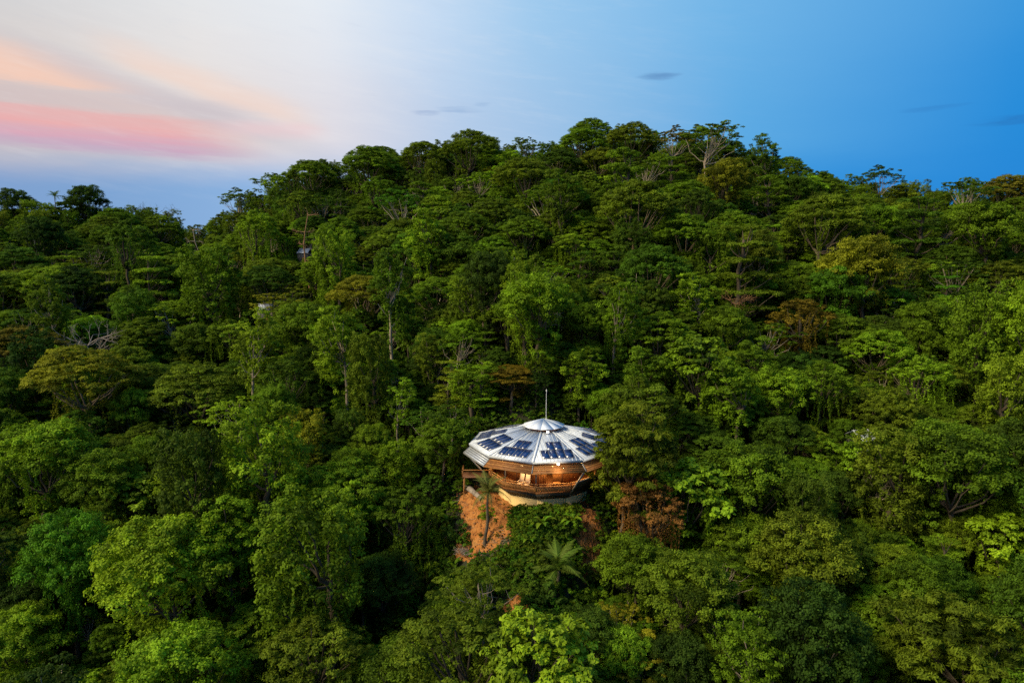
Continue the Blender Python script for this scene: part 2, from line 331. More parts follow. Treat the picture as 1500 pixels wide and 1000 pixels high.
def curve(a, b, bend, rg, n=6):
    a, b = np.asarray(a, float), np.asarray(b, float); mid = (a+b)/2 + np.array((0,0,1))*bend*-.5*np.linalg.norm(b-a) + rg.normal(size=3)*.07*np.linalg.norm(b-a)
    s = np.linspace(0, 1, n)[:, None]; P = (1-s)**2*a + 2*s*(1-s)*mid + s*s*b; P[1:-1] += rg.normal(size=(n-2, 3))*.018*np.linalg.norm(b-a); return P
def woody(H, fork, r0, centres, rg, bark, nl=14, lean=.04, twist=.35, twigs=0):
    w_ = MB(); base = np.array((0., 0., -2.5)); top = np.array((rg.normal()*lean*H, rg.normal()*lean*H, fork))
    P = curve(base, top, 0, rg, 7); w_.tube(P, np.linspace(r0*1.3, r0*.72, 7)*np.array((1.25,1.03,1,1,1,1,1)), 8)
    for c in ([centres[i] for i in rg.permutation(len(centres))[:nl]] if centres else []):
        zs = min(fork, max(.32*fork, c[2] - .45*np.hypot(c[0], c[1]) - .4))*rg.uniform(.9, 1.0); a = np.array([np.interp(zs, P[:, 2], P[:, k]) for k in range(3)]); L = np.linalg.norm(c-a); Q = curve(a, c, twist, rg, 6); w_.tube(Q, np.linspace(r0*.45, r0*.09+.02, 6), 5)
        for _ in range(twigs):
            k = rg.integers(2, 5); w_.tube(curve(Q[k], Q[k] + unit(rg.normal(size=3) + np.array((0,0,.7)))*L*rg.uniform(.25, .45), .1, rg, 4), np.linspace(r0*.16, .02, 4), 4)
    return w_.mesh('trunk', bark, True)
PROTO = {}
def proto(key, seed, kind):
    rg = np.random.default_rng(seed); bark = M['bark']; strands = []; leaf = (.50, .27); lf = 16; tw = 13; upb = .5; low = .25; nl = 14; lean = .04; mt = M['leaf']; twigs = 0
    if kind == 'round':
        H, R, fork, r0 = 19, 6.0, 9, .32; leaf = (.44, .25)
        def fn():
            d = unit(rg.normal(size=3)); d[2] = abs(d[2])*1.05 - .28; return d*np.array((4.5, 4.5, 4.3))*rg.uniform(.86, 1.06) + np.array((0, 0, 13.2))
        cs = spread(44, rg, fn, 1.75); cl = [(c, rg.uniform(1.35, 2.05), .78) for c in cs]; cl += [(c*np.array((.5,.5,1)), 1.7, .8) for c in cs[:8]]; low = .35; lf = 22; nl = 11
    elif kind == 'umbrella':
        H, R, fork, r0 = 20, 8.0, 10, .42; bark = M['bark'] if seed % 2 else M['tan_bark']
        def fn():
            a, p = rg.uniform(0, 6.28), 7.0*math.sqrt(rg.random()); return (p*math.cos(a), p*math.sin(a), 18.6 - 4.9*(p/7)**2.1 + rg.normal()*.3)
        cs = spread(60, rg, fn, 1.4); cl = [(c, rg.uniform(1.3, 1.95), .55) for c in cs]; upb = .75; low = .22; nl = 13; lf = 21; leaf = (.44, .25)
    elif kind == 'open':
        H, R, fork, r0 = 19, 8.0, 10.5, .30; bark = M['pale_bark']
        def fn():
            a, p = rg.uniform(0, 6.28), 7.2*rg.random()**.6; return (p*math.cos(a), p*math.sin(a), 18.0 - 3.0*(p/7)**2 + rg.normal()*.7)
        cs = spread(36, rg, fn, 1.55); cl = [(c, rg.uniform(1.0, 1.6), .42) for c in cs]; upb = .8; nl = 13; tw = 13; lf = 16; twigs = 1
    elif kind == 'tier':
        H, R, fork, r0 = 20, 6.5, 17, .34; cs = []
        for lev in range(6):
            z = 6.5 + lev*2.45; rr = 6.2*(1 - .13*lev)*(.75 if lev == 0 else 1)
            cs += spread(int(13 - 1.5*lev), rg, lambda: (lambda a, p: (p*math.cos(a), p*math.sin(a), z - .05*p + rg.normal()*.22))(rg.uniform(0, 6.28), rr*math.sqrt(rg.random())), 1.5)
        cl = [(c, rg.uniform(1.3, 1.9), .28) for c in cs]; upb = .95; low = .1; nl = 26; lf = 14
    elif kind == 'tall':
        H, R, fork, r0 = 22, 4.8, 14, .27; bark = M['pale_bark'] if seed % 2 else M['bark']; off = rg.normal(size=2)*1.2
        def fn():
            d = unit(rg.normal(size=3)); k = 1 + .3*math.sin(3*math.atan2(d[1], d[0]) + seed); return d*np.array((3.1*k, 3.1*k, 4.6))*rg.uniform(.6, 1.05) + np.array((off[0]*.5, off[1]*.5, 16.3))
        cs = spread(32, rg, fn, 1.6); cl = [(c, rg.uniform(1.05, 1.75), .75) for c in cs]; low = .4; lean = .05
        cl += [(np.array((rg.normal()*1.2, rg.normal()*1.2, z)), 1.0, .7) for z in (6.5, 9, 10.5)]
    elif kind == 'vine':
        H, R, fork, r0 = 20, 5.2, 12, .36
        def fn():
            z = rg.uniform(5.5, 18.5); rr = 3.4*math.sqrt(max(.05, 1-((z-13)/7.6)**2))*rg.uniform(.85, 1.08); a = rg.uniform(0, 6.28); return (rr*math.cos(a), rr*math.sin(a), z)
        cs = spread(46, rg, fn, 1.45); cl = [(c, rg.uniform(1.1, 1.8), .9) for c in cs]; low = .5; upb = .35; lf = 15
        strands = [(c*np.array((1.12,1.12,1)), rg.uniform(3, 8), rg.uniform(.28, .6)) for c in cs if rg.random() < .75]
    elif kind == 'drape':                    # spreading crown with long curtains of creeper
        H, R, fork, r0 = 20, 6.5, 11, .38; bark = M['bark']
        def fn():
            a, p = rg.uniform(0, 6.28), 5.6*math.sqrt(rg.random()); return (p*math.cos(a), p*math.sin(a), 18 - 3.2*(p/5.6)**2 + rg.normal()*.5)
        cs = spread(36, rg, fn, 1.5); cl = [(c, rg.uniform(1.1, 1.7), .55) for c in cs]; upb = .6; nl = 18
        strands = [(c, rg.uniform(4, 11), rg.uniform(.2, .5)) for c in cs if np.hypot(*c[:2]) > 2.6 and rg.random() < .8]
    elif kind == 'feather':
        H, R, fork, r0 = 15, 4.8, 8, .2; bark = M['pale_bark']; leaf = (.60, .17)
        def fn():
            a, p = rg.uniform(0, 6.28), 4.2*math.sqrt(rg.random()); return (p*math.cos(a), p*math.sin(a), 13.4 - 3.2*(p/4.2)**2 + rg.normal()*.8)
        cs = spread(46, rg, fn, 1.1); cl = [(c, rg.uniform(.95, 1.55), .5) for c in cs]; cl += [(c*np.array((.8,.8,1)) - np.array((0,0,2.6)), 1.3, .6) for c in cs[::2]]; upb = .6; lf = 24; nl = 12; low = .4; bark = M['bark']
    elif kind == 'bigleaf':
        H, R, fork, r0 = 17, 5.5, 8, .28; leaf = (.85, .46); lf = 12; tw = 11; mt = M['gloss_leaf']
        def fn():
            d = unit(rg.normal(size=3)); d[2] = abs(d[2])*1.1 - .2; return d*np.array((4.2, 4.2, 3.6))*rg.uniform(.8, 1.1) + np.array((0, 0, 12.4))
        cs = spread(38, rg, fn, 1.6); cl = [(c, rg.uniform(1.1, 1.7), .55) for c in cs]; upb = .75; low = .25
    elif kind == 'shrub':
        H, R, fork, r0 = 3.2, 2.0, .8, .07; leaf = (.55, .26); lf = 9; tw = 8
        cs = spread(11, rg, lambda: (rg.normal()*.9, rg.normal()*.9, rg.uniform(.5, 2.5)), .6); cl = [(c, rg.uniform(.6, 1.0), .8) for c in cs]; nl = 8
    if kind in ('round', 'umbrella', 'tall', 'bigleaf', 'drape'):     # creepers and low boughs clothing the stem
        zl, zh = (.24*H, .58*H); cl += [(np.array((math.cos(a_)*p_, math.sin(a_)*p_, z_)), rg.uniform(.9, 1.5), .9) for a_, p_, z_ in zip(rg.uniform(0, 6.28, 16), rg.uniform(.2, .42 if kind != 'umbrella' else .34, 16)*R, rg.uniform(zl, zh, 16))][:6 if kind in ('tall', 'umbrella') else 16]
        strands = list(strands) + [(np.array((math.cos(a_)*R*.5, math.sin(a_)*R*.5, .66*H)), rg.uniform(3, 7), rg.uniform(.25, .5)) for a_ in rg.uniform(0, 6.28, 9)]
    cr = foliage('crown', cl, rg, leaf, tw, lf, upb, low, mt, strands)
    tr = woody(H, fork, r0, cs, rg, bark, nl, lean, twigs=twigs)
    PROTO[key] = dict(crown=cr, trunk=tr, H=H, R=R, kind=kind)
for i in range(6): proto(f'round{i}', 11+i, 'round')
for i in range(6): proto(f'umbrella{i}', 31+i, 'umbrella')
for i in range(2): proto(f'open{i}', 51+i, 'open')
for i in range(2): proto(f'tier{i}', 61+i, 'tier')
for i in range(4): proto(f'tall{i}', 71+i, 'tall')
for i in range(4): proto(f'vine{i}', 81+i, 'vine')
for i in range(2): proto(f'drape{i}', 91+i, 'drape')
for i in range(2): proto(f'feather{i}', 101+i, 'feather')
for i in range(2): proto(f'bigleaf{i}', 111+i, 'bigleaf')
for i in range(3): proto(f'shrub{i}', 121+i, 'shrub')
BYKIND = {}
for k_, p_ in PROTO.items(): BYKIND.setdefault(p_['kind'], []).append(k_)

TINT = dict(deep=(.062,.118,.008), mid=(.104,.172,.008), bright=(.158,.258,.011), lime=(.200,.300,.012), olive=(.118,.165,.010), emerald=(.072,.168,.010), gold=(.190,.200,.012), brown=(.150,.132,.014),
            copper=(.165,.122,.012), russet=(.215,.098,.026), dark=(.038,.078,.008))
rnd = random.Random(77)
KNAME = dict(round='broadleaf_tree', umbrella='umbrella_tree', open='open_crowned_tree', tier='tiered_tree', tall='slender_tree', vine='vine_covered_tree', drape='creeper_hung_tree', feather='feathery_tree', bigleaf='large_leaved_tree', shrub='shrub')
def tree(key, loc, s, rot, tint, label, group=None, sz=1.0, name=None, cat='tree'):
    p = PROTO[key]; root = link(name or KNAME[p['kind']], None, loc=loc, label=label, cat=cat, group=group); root.empty_display_size = .5
    root.rotation_euler = (0, 0, rot); root.scale = (s, s, s*sz)
    link('trunk', p['trunk'], root); c = link('crown', p['crown'], root); c['tint'] = [float(x) for x in tint]
    return root
def jit(t, a=.12): k = 1 + rnd.uniform(-a, a)*1.6; return tuple(max(.008, x*k*(1+rnd.uniform(-a, a)*.7)) for x in t)

# ------------------------------------------------------------------ the house
HR = link('round_house', None, loc=tuple(H0), label='ten-sided wooden house with metal roof and solar panels on the forest slope', cat='house')
TH = [R_(-10 + 36*k) for k in range(10)]
def P3(r, th, z): return np.array((r*math.sin(th), -r*math.cos(th), z))
def part(name, mb, material, parent=HR, kind=None, label=None):
    return link(name, mb.mesh(name, material), parent, kind=kind, label=label)
ZR, ZE, ZD = 7.4, 6.22, 2.75                 # upper rim, lower eave, deck floor above the pad
RU, RE, RD, RB = 10.0, 10.75, 7.35, 6.1
roof = MB()
for k in range(10):                          # plain under-sheet, the ceiling seen from the deck
    a, b_ = TH[k], TH[k]+R_(36); lo = [P3(RU-.05, a, ZR-.14), P3(RU-.05, b_, ZR-.14), P3(2.3, b_, 9.16), P3(2.3, a, 9.16)]
    roof.hexa(lo, [q_ + np.array((0,0,.1)) for q_ in lo])
roofo = part('roof', roof, M['wood2'])
PAN = {8: (1,), 0: (4,2), 9: (4,2), 7: (4,2), 1: (4,2), 2: (4,2), 6: (4,2), 3: (3,)}
PAN[8] = (4, 3)
for k in range(10):
    th = TH[k] + R_(18); rad = np.array((math.sin(th), -math.cos(th), 0)); tan = np.array((math.cos(th), math.sin(th), 0)); c18 = math.cos(R_(18)); s18 = math.sin(R_(18))
    A = rad*RU*c18 + np.array((0,0,ZR)); B = rad*2.25*c18 + np.array((0,0,9.32)); Ls = np.linalg.norm(B-A); es = (B-A)/Ls; en = np.cross(tan, es); en = en if en[2] > 0 else -en
    hw = lambda s: (RU + (2.25-RU)*s/Ls)*s18
    sh = MB(); lo = [A - tan*hw(0), A + tan*hw(0), B + tan*hw(Ls), B - tan*hw(Ls)]; sh.hexa([q_ - en*.05 for q_ in lo], lo)
    ro = part('roof_sheet', sh, M['metal'], roofo)
    rb = MB(); n_ = 14
    for i in range(-6, 7):                   # standing ribs running up the slope
        t_ = i*.47; smax = Ls if abs(t_) < hw(Ls) else (RU*s18-abs(t_))/(RU*s18-hw(Ls))*Ls
        if smax > .6: rb.bar(A + tan*t_ + en*.022, A + tan*t_ + es*(smax-.12) + en*.022, .06, .05, up=en)
    part('roof_rib', rb, M['seam'], roofo, kind='stuff')
    rc = MB(); rc.bar(P3(RU+.05, TH[k], ZR+.035), P3(2.3, TH[k], 9.36), .26, .07); part('ridge_cap', rc, M['seam'], roofo)
    fs = MB(); a, b_ = TH[k], TH[k]+R_(36); fs.hexa([P3(RU, a, ZR-.24), P3(RU, b_, ZR-.24), P3(RU+.07, b_, ZR-.24), P3(RU+.07, a, ZR-.24)], [P3(RU, a, ZR+.03), P3(RU, b_, ZR+.03), P3(RU+.07, b_, ZR+.03), P3(RU+.07, a, ZR+.03)])
    part('fascia', fs, M['alu'], roofo)
    if k in PAN:
        for row, cnt in enumerate(PAN[k]):
            off = (.2 if k in (0, 1) else -.1)
            for j in range(cnt):
                ct = A + tan*((j-(cnt-1)/2)*.99 + off) + es*(.62 + .95 + row*2.0) + en*.13
                pb = MB(); pb.box(ct, tan*.468, es*.945, en*.018); po = part('solar_panel', pb, M['solar'])
                fb = MB()
                for sgn in (-1, 1): fb.box(ct + tan*sgn*.480, tan*.011, es*.97, en*.024); fb.box(ct + es*sgn*.957, tan*.468, es*.011, en*.024)
                part('panel_frame', fb, M['steel'], po)
# cap over the smoke vent
vb = MB()
for k in range(10):
    a, b_ = TH[k], TH[k]+R_(36); vb.hexa([P3(2.05,a,9.25), P3(2.05,b_,9.25), P3(2.12,b_,9.25), P3(2.12,a,9.25)], [P3(2.05,a,9.75), P3(2.05,b_,9.75), P3(2.12,b_,9.75), P3(2.12,a,9.75)])
part('vent_wall', vb, M['wood3'], roofo)
for k in range(10):
    a, b_ = TH[k], TH[k]+R_(36); cb = MB(); z0 = np.array((0,0,.06)); lo = [P3(2.85,a,9.62), P3(2.85,b_,9.62), P3(.02,b_,10.5), P3(.02,a,10.5)]
    cb.hexa(lo, [q_+z0 for q_ in lo]); part('cap_sheet', cb, M['cap'], roofo)
mb = MB(); mb.tube([(.35,.2,10.3), (.35,.2,12.3), (.37,.2,14.2)], [.04,.035,.025], 6); mo = part('antenna_mast', mb, M['white']); mb = MB(); mb.tube([(.37,.2,14.2), (.37,.2,14.45)], [.08,.06], 6); part('antenna_tip', mb, M['white'], mo)
for (p, nm) in ((P3(2.95, R_(8), 9.42), 'flood_lamp'), (P3(RU+.12, R_(7.5), ZR-.1), 'flood_lamp')):
    lb = MB(); lb.box(p, (.17,0,0), (0,.06,0), (0,0,.14)); lo_ = part(nm, lb, M['steel']); lb = MB(); lb.box(p - np.array((0,.075,0)), (.14,0,0), (0,.012,0), (0,0,.11)); part('lamp_lens', lb, M['flood'], lo_)
ld = bpy.data.lights.new('flood_glow', 'POINT'); ld.energy = 110; ld.color = (1, .78, .48); ld.shadow_soft_size = .1; l_ = bpy.data.objects.new('flood_glow', ld); C.objects.link(l_); l_.parent = HR; l_.location = P3(RU+.75, R_(7.5), ZR-.55)
# slatted skirt under the rim, facet by facet
for k in range(10):
    a, b_ = TH[k], TH[k]+R_(36); mtl = M['greyroof'] if k in (8, 7, 6) else None; sk = None
    for i in range(5):
        f0, f1 = i/5, (i+.86)/5; r0, r1 = 9.55+(RE-9.55)*f0, 9.55+(RE-9.55)*f1; z0, z1 = ZR-.26+(ZE-ZR+.26)*f0, ZR-.26+(ZE-ZR+.26)*f1
        pl = MB(); lo = [P3(r0,a,z0), P3(r0,b_,z0), P3(r1,b_,z1), P3(r1,a,z1)]; pl.hexa(lo, [q_ + np.array((0,0,.035)) + .03*np.array((math.sin(a+R_(18)), -math.cos(a+R_(18)), 0)) for q_ in lo])
        if i == 0: sk = part('skirt_board', pl, mtl or M['wood'])
        else: part('skirt_board', pl, mtl or (M['wood2'] if i in (1, 3) else M['wood']))
    eb = MB(); eb.bar(P3(RE+.04,a,ZE-.03), P3(RE+.04,b_,ZE-.03), .12, .14); part('eave_beam', eb, M['steel'] if mtl else M['wood2'])
    hb = MB(); hb.bar(P3(9.5,a,ZR-.2), P3(RE+.06,a,ZE+.05), .1, .1); part('skirt_rib', hb, M['steel'])
    # struts from the base out to the eave
    if k in (0, 9): sb = MB(); sb.bar(P3(RD-.2,a,ZD), P3(RD-.2,a,ZR+.3), .16, .16, up=(0,1,0)); part('deck_post', sb, M['steel'])
    else: sb = MB(); sb.bar(P3(RD-.35,a,ZD-.6), P3(RE-.3,a,ZE-.05), .17, .17); part('strut', sb, M['steel'])
    rf = MB(); rf.bar(P3(5.1,a,ZD+3.7), P3(RU-.3,a,ZR-.28), .14, .2); part('rafter', rf, M['wood3'])
    # deck rim, railing, flared skirt, base wall
    fb = MB(); lo = [P3(RD,a,ZD-.22), P3(RD,b_,ZD-.22), P3(RD+.08,b_,ZD-.22), P3(RD+.08,a,ZD-.22)]; fb.hexa(lo, [q_ + np.array((0,0,.26)) for q_ in lo]); part('deck_fascia', fb, M['wood'])
    rb = MB(); nb = 22
    for i in range(nb):
        s = (i+.5)/nb; p = P3(RD-.02,a,0)*(1-s) + P3(RD-.02,b_,0)*s; tv = unit(P3(1,b_,0)-P3(1,a,0)); rv = np.cross(tv, (0,0,1)); rb.box(p + np.array((0,0,ZD+.33)), tv*.098, rv*.014, np.array((0,0,.29+.012*(i % 3))))
    part('railing_boards', rb, M['wood5'], kind='stuff')
    for zz in (ZD+.72, ZD+1.02):
        tb = MB(); tb.bar(P3(RD+.02,a,zz), P3(RD+.02,b_,zz), .12, .07); part('handrail', tb, M['wood4'])
    pb = MB(); pb.bar(P3(RD-.06,a,ZD+.05), P3(RD-.06,a,ZD+1.1), .12, .12, up=(0,1,0)); part('railing_post', pb, M['wood2'])
    kb = MB(); lo = [P3(RB+.15,a,1.55), P3(RB+.15,b_,1.55), P3(RD-.05,b_,ZD-.24), P3(RD-.05,a,ZD-.24)]; dn = np.array((0,0,-.05)); kb.hexa([q_+dn for q_ in lo], lo); part('flared_skirt', kb, M['slate'])
    wb = MB(); lo = [P3(RB-.25,a,-1.8), P3(RB-.25,b_,-1.8), P3(RB,b_,-1.8), P3(RB,a,-1.8)]; wb.hexa(lo, [q_ + np.array((0,0,3.36)) for q_ in lo]); part('base_wall', wb, M['cream'])
    # inner wall of boards with door openings
    iw = MB(); nb = 15
    for i in range(nb):
        if k in (0, 9, 2, 7) and 5 <= i <= 8: continue
        s = (i+.5)/nb; p = P3(5.0,a,0)*(1-s) + P3(5.0,b_,0)*s; tv = unit(P3(1,b_,0)-P3(1,a,0)); rv = np.cross(tv, (0,0,1)); iw.box(p + np.array((0,0,ZD+1.9)), tv*.098, rv*(.02+.006*(i % 2)), np.array((0,0,1.85)))
    part('wall_boards', iw, M['wood'] if k % 2 else M['wood2'], kind='stuff')
    ip = MB(); ip.bar(P3(5.05,a,ZD), P3(5.05,a,ZD+3.9), .2, .2, up=(0,1,0)); part('post', ip, M['wood3'])
    if k in (1, 2):                          # shade cloth hung between the struts
        nb_ = MB(); lo = [P3(RD+.1,a,ZD-.3), P3(RD+.1,b_,ZD-.3), P3(RD+1.05,b_,ZD+1.35), P3(RD+1.05,a,ZD+1.35)]; nb_.hexa([q_-np.array((0,0,.02)) for q_ in lo], lo); part('shade_cloth', nb_, M['mesh'])
        nb_ = MB(); nb_.bar(P3(RD+1.1,a,ZD+1.38), P3(RD+1.1,b_,ZD+1.38), .1, .1); part('cloth_rail', nb_, M['steel'])
fl = MB()
for i in range(-38, 39):
    x = i*.2+.1; h = math.sqrt(max(0, (RD*.955)**2 - x*x))
    if h > .3: fl.box((x, 0, ZD-.02-.004*(i % 2)), (.094,0,0), (0,h,0), (0,0,.03))
part('deck_boards', fl, M['wood'], kind='stuff')
# side landing on the uphill flank
lb = MB(); lb.box((-8.85, -.6, 2.95), (2.05,0,0), (0,1.2,0), (0,0,.07)); lo_ = part('landing', lb, M['wood3'])
for p, q_ in (((-10.85,-1.75,3), (-10.85,-1.75,4)), ((-10.85,.55,3), (-10.85,.55,4)), ((-7.3,-1.75,3), (-7.3,-1.75,4)), ((-10.9,-1.75,3.95), (-7.2,-1.75,3.95)), ((-10.85,-1.8,3.95), (-10.85,.6,3.95)), ((-10.7,-1.6,-1.5), (-10.7,-1.6,2.9)), ((-10.7,.4,-1.5), (-10.7,.4,2.9))):
    rb = MB(); rb.bar(p, q_, .1, .1, up=(0,1,0) if abs(p[2]-q_[2]) > .5 else (0,0,1)); part('landing_rail', rb, M['wood2'], lo_)
# warm lamps under the roof (lit in the photograph)
for i, (r, d, z) in enumerate(((6.4,-28,5.75), (6.3,8,5.85), (6.6,20,5.7), (6.4,48,5.7), (6.2,-62,5.7), (3.0,0,5.6))):
    p = P3(r, R_(d), z); lb = MB(); th = np.linspace(0, np.pi, 6); lb.tube([p + np.array((0,0,.11*math.cos(t_))) for t_ in th], [.01+.1*math.sin(t_) for t_ in th], 8); lo_ = part('hanging_lamp', lb, M['bulb'])
    cb = MB(); cb.tube([p + np.array((0,0,.1)), p + np.array((0,0,1.35))], .012, 4); part('lamp_cord', cb, M['wood3'], lo_)
    ld = bpy.data.lights.new('lamp_glow', 'POINT'); ld.energy = 290; ld.color = (1, .62, .26); ld.shadow_soft_size = .12; l_ = bpy.data.objects.new('lamp_glow', ld); C.objects.link(l_); l_.parent = HR; l_.location = p - np.array((0,0,.25))
# two loungers on the deck
for i, dg in enumerate((-33, -24)):
    p = P3(5.85, R_(dg), ZD+.02) + H0; ch = link('deck_chair', None, loc=tuple(p), label='pale reclining deck chair standing on the round house veranda', cat='chair', group='deck chairs on the veranda'); ch.rotation_euler = (0, 0, R_(dg+4))
    sb = MB(); sb.box((0,-.1,.42), (.3,0,0), (0,.42,0), (0,0,.05)); part('seat', sb, M['cushion'], ch)
    sb = MB(); sb.box((0,.52,.98), (.3,0,0), (0,.22,.6), (0,-.045,.017)); part('backrest', sb, M['cushion'], ch)
    for sx_ in (-1, 1):
        lb = MB(); lb.bar((sx_*.27,-.45,.0), (sx_*.27,-.4,.4), .05, .05, up=(0,1,0)); part('leg', lb, M['white'], ch); lb = MB(); lb.bar((sx_*.27,.4,.0), (sx_*.27,.25,.4), .05, .05, up=(0,1,0)); part('leg', lb, M['white'], ch)
        lb = MB(); lb.bar((sx_*.34,-.4,.64), (sx_*.34,.42,.70), .06, .04); part('armrest', lb, M['white'], ch)
tb_ = link('side_table', None, loc=tuple(P3(5.9, R_(14), ZD+.02)+H0), label='small round wooden table under the veranda lamps', cat='table')
lb = MB(); th = np.linspace(0, 6.283, 13)[:-1]; lb.tube([(0,0,.70), (0,0,.75)], .5, 12); lb.add([(.5*math.cos(t_), .5*math.sin(t_), .75) for t_ in th] + [(0,0,.752)], T=[(i, (i+1) % 12, 12) for i in range(12)]); part('table_top', lb, M['wood2'], tb_)
lb = MB(); lb.tube([(0,0,0), (0,0,.04), (0,0,.06), (0,0,.7)], [.25,.24,.05,.05], 8); part('pedestal', lb, M['wood3'], tb_)

# ------------------------------------------------------------------ trees picked out one by one (crown centre and width as seen, kind, tint, label)
HERO = [
 (690,205,92,'umbrella','olive','broad domed umbrella tree standing up from the summit skyline'), (768,212,58,'open','mid','small flat-topped open tree in the dip of the skyline'),
 (855,200,82,'umbrella','mid','flat-topped umbrella tree with sky showing through on the summit'), (925,193,86,'umbrella','olive','tallest dense umbrella tree on the summit'),
 (985,203,74,'open','brown','thin brownish open crown with pale limbs on the summit'), (1044,197,100,'open','mid','wide open crown with bare pale limbs against the sky'),
 (1122,236,60,'tall','deep','dark pointed tree where the summit falls away'), (1208,248,44,'umbrella','deep','small dark umbrella tree alone on the falling ridge'),
 (1290,258,70,'open','deep','dark open-crowned tree on the low ridge beyond the summit'), (1478,268,76,'umbrella','brown','reddish brown umbrella tree on the low ridge'),
 (455,245,76,'umbrella','mid','umbrella tree at the shoulder where the hill starts to climb'), (540,228,92,'umbrella','mid','broad umbrella tree halfway up the hill shoulder'), (620,218,70,'umbrella','olive','umbrella tree just below the summit shoulder'),
 (398,264,56,'open','mid','see-through flat crown at the foot of the hill shoulder'), (350,290,64,'open','mid','lace-like open tree beside the gap in the ridge'),
 (127,293,62,'round','dark','dark rounded tree on the low ridge near the lone palm'), (22,297,56,'round','dark','dark bushy tree at the end of the low ridge'),
 (768,330,86,'umbrella','mid','neat domed umbrella tree below the summit'), (935,285,128,'umbrella','olive','very wide domed umbrella tree high on the slope'), (838,355,64,'drape','bright','bright tree wrapped in fresh creeper on the upper slope'),
 (622,350,74,'tall','bright','pale green pointed tree on the upper slope'), (1213,305,128,'umbrella','olive','wide olive umbrella tree below the low ridge'), (1130,300,80,'tier','mid','tiered tree with flat sprays below the summit'),
 (1090,395,120,'tier','olive','wide tree in flat shelves of foliage on the upper slope'), (1340,345,100,'tier','deep','dark shelved tree under the low ridge'), (1440,330,110,'round','mid','rounded green tree under the low ridge'),
 (308,428,132,'vine','mid','large vine-smothered tree with dark gap beside it'), (120,528,150,'umbrella','gold','yellowish flat-topped tree below the bare branches'), (288,552,140,'umbrella','olive','dull olive flat-topped tree spreading wide'),
 (346,604,122,'open','lime','light green open tree with forked white limbs'), (388,695,150,'vine','bright','big bright tree cloaked in climbing vines'), (72,665,140,'round','bright','bright rounded tree with lumpy crown'),
 (150,700,120,'round','mid','mid green rounded tree beside the lumpy bright one'), (240,830,196,'round','lime','huge yellow-green round crown of fine leaves'), (205,725,92,'bigleaf','bright','bright loose tree with broad leaves behind the huge round crown'),
 (262,985,190,'round','bright','bright rounded tree below the huge round crown'), (492,500,92,'tall','bright','tall tree with long bare leaning trunk'), (440,475,90,'round','mid','bushy green tree beside the tall bare trunk'),
 (528,418,100,'umbrella','gold','yellow-tinged crown with faded dry top'), (628,520,56,'tall','olive','slender tree with exposed brown trunk'), (588,590,60,'tall','bright','thin bright tree above the dark gully'),
 (650,640,84,'round','mid','rounded tree close to the house roof edge'), (694,575,92,'vine','bright','vine-covered tower of a tree behind the house'), (748,572,84,'round','copper','coppery brown rounded tree behind the house roof'),
 (785,445,124,'round','bright','bright crown above a fan of bare branches'), (853,540,76,'tall','bright','bright round-headed tree on a thin trunk behind the house'), (965,475,112,'umbrella','bright','fresh green umbrella tree uphill of the house'),
 (1062,478,84,'round','mid','compact rounded tree next to the fresh green umbrella tree'), (1020,535,120,'bigleaf','mid','glossy leaved tree below the fresh green umbrella tree'), (1172,460,92,'drape','copper','yellow-brown tree hung with long creepers'),
 (1225,425,100,'round','emerald','emerald green crown beside the yellow-brown tree'), (1262,390,120,'round','gold','golden topped crown above the emerald tree'), (1142,570,100,'round','bright','lumpy bright tree on the slope beside the house'),
 (1350,545,96,'drape','bright','pale tree with trailing vines over a dark hollow'), (1390,680,170,'round','mid','big round tree next to the hidden blue-grey roof'), (1258,590,74,'feather','olive','feathery olive tree above the hidden blue-grey roof'),
 (1300,710,116,'vine','olive','olive vine-hung tree with a bare twisted limb'), (1470,790,110,'bigleaf','lime','yellow-green broad-leaved tree on the lower slope'), (1385,925,176,'feather','olive','olive feathery tree low on the slope'),
 (1010,865,150,'round','olive','dull olive rounded tree downhill of the house'), (790,958,168,'bigleaf','lime','brightest large-leaved tree standing alone below the clearing'), (700,858,100,'open','olive','thin tree with forked white stems below the clearing'),
 (922,640,92,'feather','olive','feathery tree leaning over the house roof edge'), (936,735,58,'drape','russet','rust red tree of dead hanging creeper by the house'), (1010,722,140,'bigleaf','bright','lush green tree beside the rust red creeper'),
 (930,825,118,'round','mid','green rounded tree beside the red earth cut'), (455,840,180,'vine','mid','shaggy green tree by the dark gully'), (465,945,160,'drape','olive','olive tree trailing creepers below the shaggy green one'),
 (505,715,124,'feather','bright','soft feathery tree above the dark gully'), (1100,960,120,'tall','mid','green pointed tree with pale dead twigs below it'), (30,935,130,'round','bright','sunlit green tree at the foot of the slope'),
 (1175,810,150,'round','olive','loose olive tree on the lower slope'), (1100,700,150,'round','mid','wide green tree on the slope below the lumpy bright one'), (560,850,110,'shrub2','dark','dark leafy thicket in the gully'),
]
placed = []                                  # x, y, radius, px, py, pixel half width, distance, hero?
def project(x, y, z):
    d = y*cp - z*sp; return 750 + 1000*x/d, 500 - 1000*(y*sp + z*cp)/d, d
cnt = {}
